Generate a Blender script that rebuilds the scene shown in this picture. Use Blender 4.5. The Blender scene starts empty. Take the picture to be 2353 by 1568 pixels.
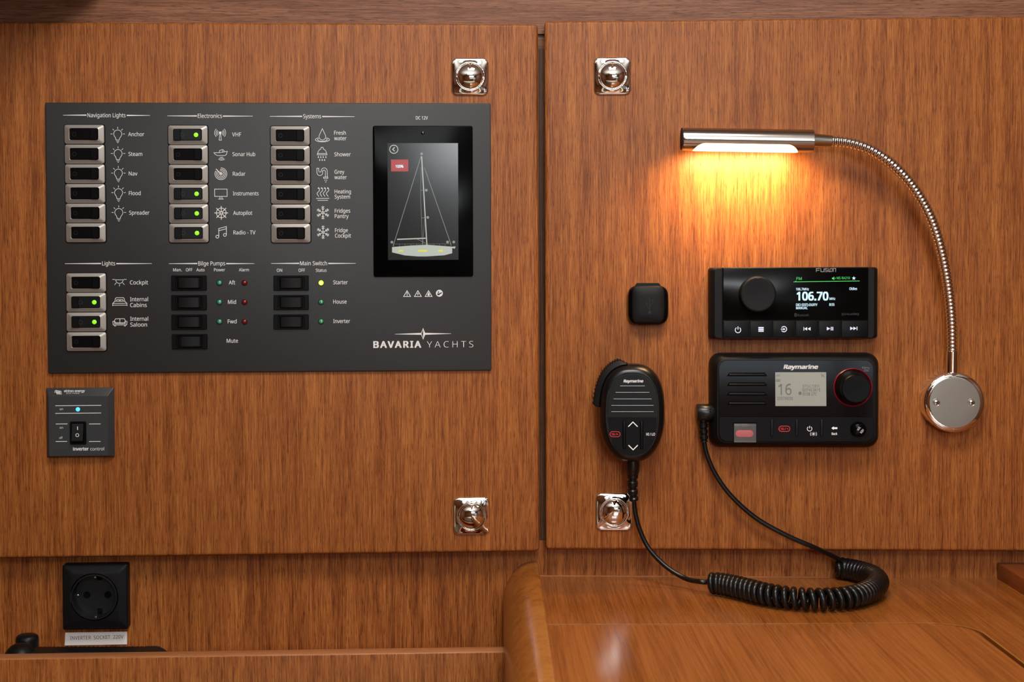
import bpy, bmesh, math, random
from mathutils import Vector, Matrix
random.seed(7)
C = bpy.context.scene.collection
PI = math.pi
S = 0.00045            # metres per photograph pixel at the panel plane

# ---------------------------------------------------------------- camera
F, CX, CY = 3333.0, 1130.0, 687.0
PITCH, ROLL, CAMY = math.radians(1.5), 0.0035, -1.5
fwd = Vector((0, math.cos(PITCH), -math.sin(PITCH)))
up0 = Vector((0, math.sin(PITCH), math.cos(PITCH)))
r0 = Vector((1, 0, 0))
right = r0*math.cos(ROLL) - up0*math.sin(ROLL)
upv = up0*math.cos(ROLL) + r0*math.sin(ROLL)
cd = bpy.data.cameras.new('camera'); cam = bpy.data.objects.new('camera', cd); C.objects.link(cam)
R3 = Matrix((right, upv, -fwd)).transposed()
cam.matrix_world = Matrix.Translation((0, CAMY, 0)) @ R3.to_4x4()
cd.sensor_width = 36; cd.lens = F/2353*36
cd.shift_x = (1176.5-CX)/2353; cd.shift_y = -(784-CY)/2353
cd.clip_start = 0.02
cd.dof.use_dof = True; cd.dof.focus_distance = 1.5; cd.dof.aperture_fstop = 9
bpy.context.scene.camera = cam

# ---------------------------------------------------------------- world, exposure, lights
w = bpy.data.worlds.new('world'); bpy.context.scene.world = w; w.use_nodes = True
w.node_tree.nodes['Background'].inputs[0].default_value = (0.75, 0.85, 1, 1)
w.node_tree.nodes['Background'].inputs[1].default_value = 0.15
vs = bpy.context.scene.view_settings
vs.view_transform = 'Standard'; vs.look = 'None'; vs.gamma = 1; vs.use_curve_mapping = False
vs.exposure = 0.0

def area(name, loc, target, sx, sy, power, col):
    l = bpy.data.lights.new(name, 'AREA'); l.shape = 'RECTANGLE'; l.size = sx; l.size_y = sy
    l.energy = power; l.color = col
    o = bpy.data.objects.new(name, l); C.objects.link(o); o.location = loc
    o.rotation_euler = (Vector(target)-Vector(loc)).to_track_quat('-Z', 'Y').to_euler()
    return o
area('skylight', (0.12, -0.78, 0.80), (0.12, -0.70, -0.4), 0.46, 0.36, 11.6, (1.0, 0.965, 0.935))
area('aft_skylight', (0.15, -2.3, 0.80), (0.15, -2.0, -0.4), 0.8, 0.7, 18, (0.94, 0.98, 1.0))
area('window_light', (0.50, -3.2, 0.40), (0, 0, 0.1), 0.8, 0.13, 12, (0.92, 0.97, 1.0))

area('ceiling_fill', (0.0, -1.9, 0.42), (0.0, -1.9, 1.0), 1.8, 1.2, 13, (1.0, 0.98, 0.95))  # added fill with no visible source, aimed up to brighten the ceiling

# ---------------------------------------------------------------- frames on the panels
def ray(px, py):
    d = fwd*F + right*(px-CX) + upv*(CY-py)
    return Vector((0, CAMY, 0)), d.normalized()
class Frame:
    def __init__(s, origin, yaw):
        s.x = Vector((math.cos(yaw), math.sin(yaw), 0)); s.y = Vector((-math.sin(yaw), math.cos(yaw), 0))
        s.z = Vector((0, 0, 1)); s.o = Vector(origin)
        s.M = Matrix.Translation(s.o) @ Matrix((s.x, s.y, s.z)).transposed().to_4x4()
    def P(s, px, py, off=0.0):          # local point under a photograph pixel, off metres proud of the plane
        o, d = ray(px, py)
        t = ((s.o - s.y*off) - o).dot(s.y)/d.dot(s.y)
        p = o + d*t - s.o
        return Vector((p.dot(s.x), p.dot(s.y), p.z))
    def W(s, px, py, off=0.0): return s.M @ s.P(px, py, off)
def hitz(px, py, z):
    o, d = ray(px, py); t = (z-o.z)/d.z
    return o+d*t
o_, d_ = ray(1244, 600); t_ = -o_.y/d_.y; org = o_+d_*t_
LF = Frame(org, math.radians(2.6)); RF = Frame(org, math.radians(-2.2))

# ---------------------------------------------------------------- materials
def new_mat(name):
    m = bpy.data.materials.new(name); m.use_nodes = True
    return m, m.node_tree, m.node_tree.nodes['Principled BSDF']
def mat(name, col, rough=0.5, metal=0.0, emit=None, es=0.0, bump=0.0, bscale=2000, spec=0.5, coat=0.0, trans=0.0, alpha=1.0):
    m, nt, b = new_mat(name)
    b.inputs['Base Color'].default_value = (*col, 1); b.inputs['Roughness'].default_value = rough
    b.inputs['Metallic'].default_value = metal; b.inputs['Specular IOR Level'].default_value = spec
    b.inputs['Coat Weight'].default_value = coat; b.inputs['Coat Roughness'].default_value = 0.05
    b.inputs['Transmission Weight'].default_value = trans; b.inputs['Alpha'].default_value = alpha
    if emit: b.inputs['Emission Color'].default_value = (*emit, 1); b.inputs['Emission Strength'].default_value = es
    tc = nt.nodes.new('ShaderNodeTexCoord'); n = nt.nodes.new('ShaderNodeTexNoise')
    n.inputs['Scale'].default_value = bscale; nt.links.new(tc.outputs['Object'], n.inputs['Vector'])
    if bump > 0:
        bu = nt.nodes.new('ShaderNodeBump'); bu.inputs['Strength'].default_value = bump; bu.inputs['Distance'].default_value = 0.0004
        nt.links.new(n.outputs['Fac'], bu.inputs['Height']); nt.links.new(bu.outputs['Normal'], b.inputs['Normal'])
    elif not emit and trans == 0:
        n.inputs['Scale'].default_value = 60
        r = nt.nodes.new('ShaderNodeMapRange'); r.inputs['To Min'].default_value = rough*0.9; r.inputs['To Max'].default_value = min(1, rough*1.1+0.01)
        nt.links.new(n.outputs['Fac'], r.inputs['Value']); nt.links.new(r.outputs['Result'], b.inputs['Roughness'])
    return m
def wood(name, dark, mid, light, axis='Z', rough=0.42, fine=1.0, bump=0.25, coat=0.0, pore=1.0, wob=0.0, spec=0.2, along=1.0, broad=0.24):
    m, nt, b = new_mat(name); N = nt.nodes; L = nt.links
    tc = N.new('ShaderNodeTexCoord')
    def mp(across, along):
        g = N.new('ShaderNodeMapping'); sc = [across]*3; sc['XYZ'.index(axis)] = along
        g.inputs['Scale'].default_value = sc; L.new(tc.outputs['Object'], g.inputs['Vector']); return g
    def noise(g, detail=3, rgh=0.6, dist=0.0):
        n = N.new('ShaderNodeTexNoise'); n.inputs['Scale'].default_value = 1; n.inputs['Detail'].default_value = detail
        n.inputs['Roughness'].default_value = rgh; n.inputs['Distortion'].default_value = dist
        L.new(g.outputs[0], n.inputs['Vector']); return n
    a = noise(mp(760*fine, 24*along), 5, 0.78, wob)        # fine streaks
    c = noise(mp(95*fine, 4*along), 2, 0.5, wob)         # broad bands
    d = noise(mp(1350*fine, 75*along), 2, 0.6)             # pores
    mix = N.new('ShaderNodeMath'); mix.operation = 'MULTIPLY_ADD'; mix.inputs[1].default_value = 1-broad
    sc = N.new('ShaderNodeMath'); sc.operation = 'MULTIPLY'; sc.inputs[1].default_value = broad
    L.new(c.outputs['Fac'], sc.inputs[0]); L.new(a.outputs['Fac'], mix.inputs[0]); L.new(sc.outputs[0], mix.inputs[2])
    cr = N.new('ShaderNodeValToRGB'); e = cr.color_ramp.elements
    e[0].position = 0.395; e[0].color = (*dark, 1); e[1].position = 0.63; e[1].color = (*light, 1)
    k = e.new(0.5); k.color = (*mid, 1)
    L.new(mix.outputs[0], cr.inputs[0])
    pr = N.new('ShaderNodeMapRange'); pr.inputs['From Min'].default_value = 0.57; pr.inputs['From Max'].default_value = 0.70
    pr.inputs['To Min'].default_value = 0; pr.inputs['To Max'].default_value = 0.9*pore
    L.new(d.outputs['Fac'], pr.inputs['Value'])
    mx = N.new('ShaderNodeMix'); mx.data_type = 'RGBA'
    L.new(pr.outputs[0], mx.inputs['Factor']); L.new(cr.outputs[0], mx.inputs[6])
    mx.inputs[7].default_value = (*[v*0.5 for v in dark], 1)
    L.new(mx.outputs[2], b.inputs['Base Color'])
    b.inputs['Specular IOR Level'].default_value = spec; b.inputs['Roughness'].default_value = rough; b.inputs['Coat Weight'].default_value = coat; b.inputs['Coat Roughness'].default_value = 0.12
    bu = N.new('ShaderNodeBump'); bu.inputs['Strength'].default_value = bump; bu.inputs['Distance'].default_value = 0.0004
    L.new(mix.outputs[0], bu.inputs['Height']); L.new(bu.outputs['Normal'], b.inputs['Normal'])
    return m
WD, WM, WL = (0.150, 0.038, 0.008), (0.305, 0.093, 0.020), (0.47, 0.168, 0.038)
M = dict(
    wood_v=wood('wood_vertical', WD, WM, WL, 'Z'),
    wood_h=wood('wood_horizontal', (0.13, .05, .024), (0.21, .085, .042), (0.31, .14, .075), 'X'),
    wood_desk=wood('wood_desk', (0.19, .054, .010), (0.29, .088, .016), (0.38, .125, .027), 'Y', spec=0.5, rough=0.17, fine=0.6, bump=0.03, pore=0.3, along=0.3, broad=0.3),
    wood_lid=wood('wood_lid', (0.22, .062, .011), (0.32, .098, .018), (0.40, .135, .030), 'Y', spec=0.5, rough=0.17, fine=0.45, bump=0.02, pore=0.2, along=0.22, broad=0.35),
    wood_rail=wood('wood_rail', (0.27, .083, .012), (0.34, .110, .016), (0.40, .138, .022), 'Y', rough=0.26, fine=0.12, bump=0.01, pore=0.1, wob=0.6, along=3.0, spec=0.5),
    wood_rail2=wood('wood_rail_light', (0.34, .120, .020), (0.41, .150, .027), (0.46, .175, .034), 'Y', rough=0.26, fine=0.12, bump=0.01, pore=0.1, wob=0.8, along=4.0, spec=0.5),
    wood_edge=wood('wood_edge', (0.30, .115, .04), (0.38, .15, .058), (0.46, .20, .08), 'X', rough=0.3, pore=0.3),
    wood_cleat=wood('wood_cleat', (0.17, .040, .010), (0.23, .058, .014), (0.29, .08, .02), 'Y', rough=0.3, fine=0.4, pore=0.2, along=0.3, bump=0.02),
    wood_dark=wood('wood_dark', (0.07, .028, .012), (0.11, .045, .02), (0.15, .065, .03), 'Z'),
    edge_sheen=mat('painted_sheen', (0.56, .28, .05), 0.35),
    gap=mat('gap_black', (0.008, .005, .004), 0.9),
    panel=mat('panel_grey', (0.0195, .019, .0185), 0.40, bump=0.22, bscale=2600, spec=0.38),
    panel2=mat('inverter_grey', (0.030, .033, .035), 0.42, bump=0.1, bscale=2500),
    silver=mat('silver_satin', (0.42, .395, .36), 0.45, 0.55, bump=0.1, bscale=2500),
    black=mat('black_plastic', (0.0045, .0045, .0045), 0.42, bump=0.06, bscale=2500, spec=0.25),
    black_sw=mat('black_switch', (0.0028, .0028, .003), 0.36, spec=0.14),
    black_soft=mat('black_soft', (0.0045, .0045, .0047), 0.5, bump=0.10, bscale=2500, spec=0.22),
    black_well=mat('black_well', (0.0075, .0075, .008), 0.42, spec=0.4),
    rubber=mat('black_rubber', (0.0045, .0045, .0047), 0.29, spec=0.42),
    gloss=mat('black_gloss', (0.0015, .0015, .0015), 0.12, spec=0.04),
    gloss_radio=mat('black_lens', (0.002, .002, .002), 0.14, spec=0.10),
    gloss_vhf=mat('vhf_lens', (0.004, .004, .005), 0.07, spec=0.5),
    groove=mat('groove_black', (0.001, .001, .001), 0.8, spec=0.1),
    chrome=mat('chrome', (0.86, .85, .83), 0.045, 1.0),
    lampmetal=mat('lamp_metal', (0.46, .43, .40), 0.17, 1.0),
    screw=mat('screw_metal', (0.6, .58, .55), 0.2, 1.0),
    white=mat('white_print', (0.82, .80, .78), 0.6),
    greyp=mat('grey_print', (0.24, .23, .23), 0.5),
    dimp=mat('dim_print', (0.028, .028, .028), 0.5),
    faint=mat('faint_mark', (0.014, .014, .015), 0.5),
    usbm=mat('usb_mark', (0.011, .015, .016), 0.45, spec=0.25),
    redp=mat('red_print', (0.75, .07, .06), 0.5),
    led=mat('led_green', (0.2, .9, .02), 0.3, emit=(0.30, 1.0, 0.012), es=0.8),
    led_y=mat('led_lime', (0.5, 1, .05), 0.3, emit=(0.58, 1.0, 0.03), es=1.5),
    led_b=mat('led_blue', (0.1, .5, 1), 0.3, emit=(0.06, 0.50, 1.0), es=1.25),
    led_hot=mat('led_hot', (1, 1, .4), 0.3, emit=(1, 1, .45), es=1.3),
    lens_g=mat('led_clear_green', (0.03, .30, .14), 0.08, spec=0.9, coat=1.0),
    lens_r=mat('led_red', (0.16, .006, .006), 0.15, spec=0.8),
    screen=mat('screen_dark', (0.003, .003, .003), 0.15, emit=(0.030, .033, .033), es=0.40, spec=0.35),
    boat=mat('screen_boat', (0.1, .1, .1), 0.3, emit=(0.45, .50, .42), es=0.75),
    boat_d=mat('screen_boat_dim', (0.1, .1, .1), 0.3, emit=(0.16, .17, .155), es=0.8),
    yel=mat('screen_yellow', (0.1, .1, 0), 0.3, emit=(0.75, .68, .02), es=0.85),
    redb=mat('screen_red', (0.1, 0, 0), 0.3, emit=(0.33, .03, .03), es=0.9),
    oled_w=mat('oled_white', (0.1, .1, .1), 0.4, emit=(0.60, .85, 1.0), es=1.0),
    oled_g=mat('oled_green', (0, .1, 0), 0.4, emit=(0.10, .85, .16), es=0.75),
    key_w=mat('key_white', (0.1, .1, .1), 0.4, emit=(0.85, .78, .95), es=0.95),
    key_r=mat('key_red', (0.1, 0, 0), 0.4, emit=(0.72, .035, .03), es=0.75),
    key_p=mat('key_pink', (0.1, .1, .1), 0.4, emit=(0.92, .78, .74), es=0.95),
    lcd=mat('lcd', (0.30, .30, .26), 0.12, emit=(0.33, .33, .29), es=0.18, spec=0.5),
    lcd_t=mat('lcd_text', (0.16, .16, .16), 0.4),
    lcd_t2=mat('lcd_text_faint', (0.24, .24, .22), 0.4),
    ringred=mat('ring_red', (0.20, .004, .016), 0.2, emit=(0.55, .0, .03), es=0.12),
    cover=mat('cover_clear', (0.30, .28, .27), 0.14, alpha=0.24),
    redbtn=mat('red_button', (0.62, .03, .04), 0.4, emit=(0.8, .05, .06), es=0.38),
    sticker=mat('sticker', (0.86, .84, .81), 0.5),
    ink=mat('ink', (0.02, .02, .02), 0.6),
    tube_led=mat('lamp_diffuser', (1, .9, .7), 0.4, emit=(1.0, 0.62, 0.24), es=9.0),
    white_wall=mat('ceiling_vinyl', (0.74, .72, .68), 0.7),
    cream=mat('cream_fabric', (0.55, .48, .36), 0.9),
    pane=mat('daylight_pane', (0.8, .9, 1), 0.3, emit=(0.85, .95, 1.0), es=5.0),
    glow_pane=mat('reflection_glow', (.7, .7, .7), 0.8, emit=(0.62, 0.82, 1.0), es=1.1),
    slitbar=mat('slit_grey', (0.20, .24, .25), 0.3, 0.6),
    cabin=wood('wood_cabin', (0.12, .04, .014), (0.20, .07, .025), (0.28, .11, .04), 'Z', fine=0.5),
)

# ---------------------------------------------------------------- mesh helpers
def finish(bm, name, m, parent=None, smooth=True, angle=32, loc=None, recalc=True):
    if recalc: bmesh.ops.recalc_face_normals(bm, faces=bm.faces)
    me = bpy.data.meshes.new(name); bm.to_mesh(me); bm.free()
    for mm in (m if isinstance(m, (list, tuple)) else [m]): me.materials.append(M[mm])
    if smooth:
        me.shade_smooth(); me.set_sharp_from_angle(angle=math.radians(angle))
    o = bpy.data.objects.new(name, me); C.objects.link(o)
    if parent: o.parent = parent
    if loc is not None: o.location = loc
    return o
def tag(o, label=None, cat=None, group=None, kind=None):
    for k, v in (('label', label), ('category', cat), ('group', group), ('kind', kind)):
        if v: o[k] = v
    return o
def rr(w, h, r, k=6, cx=0, cz=0):
    r = min(r, w/2, h/2); pts = []
    for q, (sx, sz) in enumerate(((1, 1), (-1, 1), (-1, -1), (1, -1))):
        for i in range(k+1):
            a = (q + i/k)*PI/2
            pts.append((cx+sx*(w/2-r)+r*math.cos(a), cz+sz*(h/2-r)+r*math.sin(a)))
    return pts
def circ(R, k=6, cx=0, cz=0): return rr(2*R, 2*R, R, k, cx, cz)
def rra(w, h, r, n=64):         # rounded rectangle sampled at equal angles, so that it lofts cleanly into a circle
    out = []
    for i in range(n):
        a = 2*PI*(i+0.5)/n; c, s_ = math.cos(a), math.sin(a); lo_, hi_ = 0.0, w+h
        for _ in range(32):
            m_ = (lo_+hi_)/2; qx = max(abs(c*m_)-(w/2-r), 0); qz = max(abs(s_*m_)-(h/2-r), 0)
            if math.hypot(qx, qz) > r or abs(c*m_) > w/2 or abs(s_*m_) > h/2: hi_ = m_
            else: lo_ = m_
        out.append((c*lo_, s_*lo_))
    return out
def ca(R, n=64): return [(R*math.cos(2*PI*(i+0.5)/n), R*math.sin(2*PI*(i+0.5)/n)) for i in range(n)]
def loft(bm, rings, cap0=True, cap1=True, loop=False):
    vs_ = [[bm.verts.new((p[0], y, p[1])) for p in pts] for pts, y in rings]
    n = len(vs_[0]); pairs = list(zip(vs_[:-1], vs_[1:]))
    if loop: pairs.append((vs_[-1], vs_[0]))
    for a, b in pairs:
        for i in range(n):
            j = (i+1) % n
            bm.faces.new((a[i], a[j], b[j], b[i]))
    if not loop:
        if cap0: bm.faces.new(vs_[0])
        if cap1: bm.faces.new(list(reversed(vs_[-1])))
def plate(bm, cx, cz, w, h, r, y0, y1, bev=0.0005, k=5, steps=3):   # y0 at the back, y1 in front (more negative)
    rings = [(rr(w, h, r, k, cx, cz), y0)]
    for i in range(steps+1):
        a = i/steps*PI/2; ins = bev*(1-math.cos(a)); yy = y1+bev*(1-math.sin(a))
        rings.append((rr(w-2*ins, h-2*ins, max(r-ins, 1e-5), k, cx, cz), yy))
    loft(bm, rings)
def frame_ring(bm, cx, cz, w, h, r, wi, hi, ri, y0, y1, bev=0.0004, yi=None, k=5, slope=None):
    yi = y0 if yi is None else yi
    f = y1 if slope is None else slope
    loft(bm, [(rr(w, h, r, k, cx, cz), y0), (rr(w, h, r, k, cx, cz), f+bev), (rr(w-2*bev, h-2*bev, max(r-bev, 1e-5), k, cx, cz), f),
              (rr(wi+2*bev, hi+2*bev, ri+bev, k, cx, cz), y1), (rr(wi, hi, ri, k, cx, cz), y1+bev), (rr(wi, hi, ri, k, cx, cz), yi)], loop=True)
def dome(bm, cx, cz, R, y0, h, k=6, n=6, base=0.0):
    rings = [(circ(R, k, cx, cz), y0)]
    if base: rings.append((circ(R, k, cx, cz), y0-base))
    for i in range(1, n):
        a = i/n*PI/2; rings.append((circ(R*math.cos(a), k, cx, cz), y0-base-h*math.sin(a)))
    loft(bm, rings)
def box(bm, x0, x1, y0, y1, z0, z1, bev=0.0):
    r = bmesh.ops.create_cube(bm, size=1, matrix=Matrix.Translation(((x0+x1)/2, (y0+y1)/2, (z0+z1)/2)) @ Matrix.Diagonal((abs(x1-x0), abs(y1-y0), abs(z1-z0), 1)))
    if bev > 0:
        es = {e for v in r['verts'] for e in v.link_edges}
        bmesh.ops.bevel(bm, geom=list(es), offset=bev, segments=3, profile=0.5, affect='EDGES')
def ribbon(bm, pts, wd, y, closed=False, cap=True):
    # flat printed stroke in the x-z plane, pts in metres; wd a number or a list of widths
    n = len(pts); P = [Vector((p[0], p[1])) for p in pts]
    if closed and (P[0]-P[-1]).length < 1e-9: P.pop(); n -= 1
    L_, R_ = [], []
    for i in range(n):
        wi = wd[i] if isinstance(wd, (list, tuple)) else wd
        if closed: a = (P[i]-P[i-1]); b = (P[(i+1) % n]-P[i])
        else:
            a = P[i]-P[i-1] if i > 0 else P[1]-P[0]; b = P[i+1]-P[i] if i < n-1 else P[-1]-P[-2]
        a = a.normalized(); b = b.normalized(); t = a+b
        if t.length < 1e-6: t = a
        t.normalize(); nn = Vector((-t.y, t.x)); c = max(0.45, nn.dot(Vector((-a.y, a.x))))
        o = nn*(wi/2/c)
        L_.append(bm.verts.new((P[i].x+o.x, y, P[i].y+o.y))); R_.append(bm.verts.new((P[i].x-o.x, y, P[i].y-o.y)))
    for i in range(n if closed else n-1):
        j = (i+1) % n
        bm.faces.new((L_[i], L_[j], R_[j], R_[i]))
def poly(bm, pts, y):
    bm.faces.new([bm.verts.new((p[0], y, p[1])) for p in pts])
def sweep(bm, pts, rad, nseg=12, ups=None, caps=True):
    # tube through 3-D points, rotation-minimising frame
    P = [Vector(p) for p in pts]; n = len(P)
    T = [(P[min(i+1, n-1)]-P[max(i-1, 0)]).normalized() for i in range(n)]
    nrm = T[0].orthogonal().normalized(); rings = []
    for i in range(n):
        nrm = (nrm - T[i]*nrm.dot(T[i])).normalized(); bn = T[i].cross(nrm)
        r = rad[i] if isinstance(rad, (list, tuple)) else rad
        rings.append([bm.verts.new(P[i]+(nrm*math.cos(2*PI*k/nseg)+bn*math.sin(2*PI*k/nseg))*r) for k in range(nseg)])
    for a, b in zip(rings[:-1], rings[1:]):
        for k in range(nseg):
            j = (k+1) % nseg; bm.faces.new((a[k], a[j], b[j], b[k]))
    if caps: bm.faces.new(list(reversed(rings[0]))); bm.faces.new(rings[-1])
def catmull(ctrl, per=12):
    P = [Vector(c) for c in ctrl]; P = [P[0]*2-P[1]]+P+[P[-1]*2-P[-2]]; out = []
    for i in range(1, len(P)-2):
        a, b, c, d = P[i-1:i+3]
        for k in range(per):
            t = k/per
            out.append(0.5*((2*b)+(c-a)*t+(2*a-5*b+4*c-d)*t*t+(3*b-a-3*c+d)*t**3))
    out.append(P[-2]); return out
def resample(pts, step):
    out = [pts[0].copy()]; acc = 0
    for a, b in zip(pts[:-1], pts[1:]):
        L = (b-a).length; t = step-acc
        while t <= L: out.append(a.lerp(b, t/L)); t += step
        acc = L-(t-step)
    return out

FONT = None
try:
    import os
    _fp = os.path.join(bpy.utils.resource_path('LOCAL'), 'datafiles', 'fonts', 'NotoSansHebrew-Regular.woff2')
    if os.path.exists(_fp): FONT = bpy.data.fonts.load(_fp)       # Blender's own interface font; the built-in one otherwise
except Exception: FONT = None
# text: measured once, then fitted to a width and a capital height
def text_mesh(s, bold=0.0, spacing=1.0):
    fat = max(0.0, bold); bold = min(0.0, bold)
    cu = bpy.data.curves.new('t', 'FONT'); cu.body = s; cu.size = 1; cu.offset = bold; cu.space_character = spacing
    cu.resolution_u = 3
    if FONT: cu.font = FONT
    ob = bpy.data.objects.new('t', cu); me = bpy.data.meshes.new_from_object(ob)
    bpy.data.objects.remove(ob); bpy.data.curves.remove(cu)
    if fat > 0:          # heavier weight: the outline laid down four times, slightly shifted
        bm = bmesh.new(); bm.from_mesh(me); src = bm.verts[:]+bm.edges[:]+bm.faces[:]
        dx, dz = fat*1.0, fat*0.6
        for ly_, (sx, sz) in enumerate(((1, -1), (-1, 1), (1, 1))):
            r = bmesh.ops.duplicate(bm, geom=src)
            for g_ in r['geom']:
                if isinstance(g_, bmesh.types.BMVert): g_.co.x += sx*dx; g_.co.y += sz*dz; g_.co.z += ly_+1
        for g_ in src:
            if isinstance(g_, bmesh.types.BMVert): g_.co.x -= dx; g_.co.y -= dz
        bm.to_mesh(me); bm.free()
    return me
_h = text_mesh('H'); CAP = max(v.co.y for v in _h.vertices); bpy.data.meshes.remove(_h)
class Thing:
    """Empty at the thing's place on a panel frame; parts are built in its local axes."""
    def __init__(s, name, fr, px, py, off, label, cat, group=None, extra=None):
        s.fr = fr; s.c = fr.P(px, py, off)
        s.e = bpy.data.objects.new(name, None); C.objects.link(s.e); s.e.empty_display_size = 0.01
        s.T = fr.M @ Matrix.Translation(s.c)
        if extra is not None: s.T = s.T @ extra
        s.ex = extra
        s.e.matrix_world = s.T
        tag(s.e, label, cat, group)
    def q(s, px, py, y=0.0):       # local x,z of a pixel for a point at local depth y
        o, d = ray(px, py); Ti = s.T.inverted(); o = Ti @ o; d = Ti.to_3x3() @ d
        t = (y-o.y)/d.y; p = o+d*t
        return p.x, p.z
    def rect(s, x0, y0, x1, y1, y=0.0):
        a = s.q(x0, (y0+y1)/2, y); b = s.q(x1, (y0+y1)/2, y); t = s.q((x0+x1)/2, y0, y); u = s.q((x0+x1)/2, y1, y)
        return (a[0]+b[0])/2, (t[1]+u[1])/2, b[0]-a[0], t[1]-u[1]
    def text(s, body, x0, x1, base, cap, m='white', y=0.0, bold=0.0, spacing=1.0, parent=None, slant=0.0, name='lettering', rot=0.0, label=None, lift=0.00015):
        me = text_mesh(body, bold, spacing); y = y-lift
        xs = [v.co.x for v in me.vertices]; a = s.q(x0, base, y); b = s.q(x1, base, y)
        mn, mxx = min(xs), max(xs); sx = (b[0]-a[0])/(mxx-mn); sz = cap*S/CAP
        cxm = (a[0]+b[0])/2
        for v in me.vertices:
            lx = (v.co.x-mn)*sx+a[0]+slant*v.co.y*sz; lz = a[1]+v.co.y*sz
            if rot:
                dx, dz = lx-cxm, lz-a[1]-cap*S/2; ca, sa = math.cos(rot), math.sin(rot)
                lx, lz = cxm+dx*ca-dz*sa, a[1]+cap*S/2+dx*sa+dz*ca
            v.co = (lx, y-v.co.z*0.00003, lz)
        me.flip_normals() if me.polygons and me.polygons[0].normal.y > 0 else None
        me.name = name; me.materials.append(M[m])
        o = bpy.data.objects.new(name, me); C.objects.link(o); o.parent = parent or s.e
        if label: o['label'] = label
        return o
    def strokes(s, cx, cy, items, m='white', y=0.0, w=1.3, parent=None, name='pictogram', label=None, lift=0.00015):
        """items: ('l', pts[, w]) open line, ('c', pts[, w]) closed line, ('p', pts) filled; pixel offsets from (cx,cy), y down"""
        bm = bmesh.new(); a = s.q(cx, cy, y-lift); yy = y-lift
        for it in items:
            pts = [(a[0]+p[0]*S, a[1]-p[1]*S) for p in it[1]]
            ww = it[2] if len(it) > 2 else w
            ww = [q*S for q in ww] if isinstance(ww, (list, tuple)) else ww*S
            if it[0] == 'p': poly(bm, pts, yy)
            else: ribbon(bm, pts, ww, yy, it[0] == 'c')
            yy -= 0.000004
        bmesh.ops.recalc_face_normals(bm, faces=bm.faces)
        for f in bm.faces:
            f.normal_update()
            if f.normal.y > 0: f.normal_flip()
        return tag(finish(bm, name, m, parent or s.e, smooth=False, recalc=False), label)
def arc(cx, cy, r, a0, a1, n=16, ry=None):
    ry = r if ry is None else ry
    return [(cx+r*math.cos(math.radians(a0+(a1-a0)*i/n)), cy+ry*math.sin(math.radians(a0+(a1-a0)*i/n))) for i in range(n+1)]
def circle(cx, cy, r, n=20, ry=None): return arc(cx, cy, r, 0, 360*(n-1)/n, n-1, ry)

# ================================================================ STRUCTURE
WALL = 0.022            # the carcass stands this far behind the door faces' plane
def local_obj(fr, bm, name, m, label=None, cat=None, kind=None, angle=32):
    o = finish(bm, name, m, None, angle=angle); o.matrix_world = fr.M
    return tag(o, label, cat, None, kind)
deskz = (RF.M @ RF.P(1700, 1326, -WALL)).z
for fr, sgn, nm in ((LF, -1, 'wall_back_left'), (RF, 1, 'wall_back_right')):
    bm = bmesh.new()
    a, b = (-0.9, 0.012) if sgn < 0 else (-0.004, 0.9)
    box(bm, a, b, WALL+(0.0006 if sgn < 0 else 0), WALL+0.02, -0.62, fr.P(1244, 1242, -WALL).z)     # lower wall
    local_obj(fr, bm, nm, 'wood_v', kind='structure')
    bm = bmesh.new()
    box(bm, a, b, WALL, WALL+0.03, fr.P(1244, 78, -WALL).z, 0.72)      # horizontal-grained strip above
    local_obj(fr, bm, 'trim_1' if sgn < 0 else 'trim_2', 'wood_h', kind='structure')
    bm = bmesh.new()
    box(bm, a, b, WALL+0.004, WALL+0.03, fr.P(1244, 112, -WALL).z, fr.P(1244, 77, -WALL).z)
    local_obj(fr, bm, 'trim_3' if sgn < 0 else 'trim_4', 'wood_h', kind='structure')
    bm = bmesh.new()                                                   # dark recess seen through the gap
    x1, x0 = (0.0003, -0.03) if sgn < 0 else (0.03, -0.0013)
    box(bm, x0, x1, WALL+0.001, WALL+0.03, fr.P(1244, 1241, -WALL).z, fr.P(1244, 112, -WALL).z)
    local_obj(fr, bm, 'trim_5' if sgn < 0 else 'trim_6', 'wood_dark', kind='structure')
# cabin shell behind the camera
def wbox(name, m, x0, x1, y0, y1, z0, z1, kind='structure', bev=0):
    bm = bmesh.new(); box(bm, x0, x1, y0, y1, z0, z1, bev)
    return tag(finish(bm, name, m), kind=kind)
wbox('floor', 'cabin', -1.7, 1.7, -3.4, 0.1, -1.45, -1.4)
wbox('wall_left', 'cabin', -1.7, -1.66, -3.4, 0.1, -1.4, 0.86)
wbox('wall_right', 'cabin', 1.66, 1.7, -3.4, 0.1, -1.4, 0.86)
wbox('wall_front', 'cabin', -1.66, 1.66, -3.4, -3.36, -1.4, 0.86)
wbox('wall_rear', 'cabin', -1.66, 1.66, 0.10, 0.12, -1.4, 0.86)
bm = bmesh.new()   # ceiling with two hatch openings left clear of the lights
box(bm, -1.7, 1.7, -3.4, 0.12, 0.86, 0.9)
tag(finish(bm, 'ceiling', 'white_wall'), kind='structure')
for i, (x0, x1) in enumerate(((0.15, 0.6), (0.68, 1.1))):
    bm = bmesh.new(); frame_ring(bm, (x0+x1)/2, 0.40, x1-x0, 0.18, 0.04, x1-x0-0.05, 0.13, 0.03, 0.03, 0.0, 0.002)
    f = tag(finish(bm, f'window_{i+1}', 'white_wall', loc=(0, -3.33, 0)), kind='structure')
    bm = bmesh.new(); box(bm, x0+0.02, x1-0.02, 0.005, 0.012, 0.335, 0.465); finish(bm, 'pane', 'pane', f)

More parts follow.
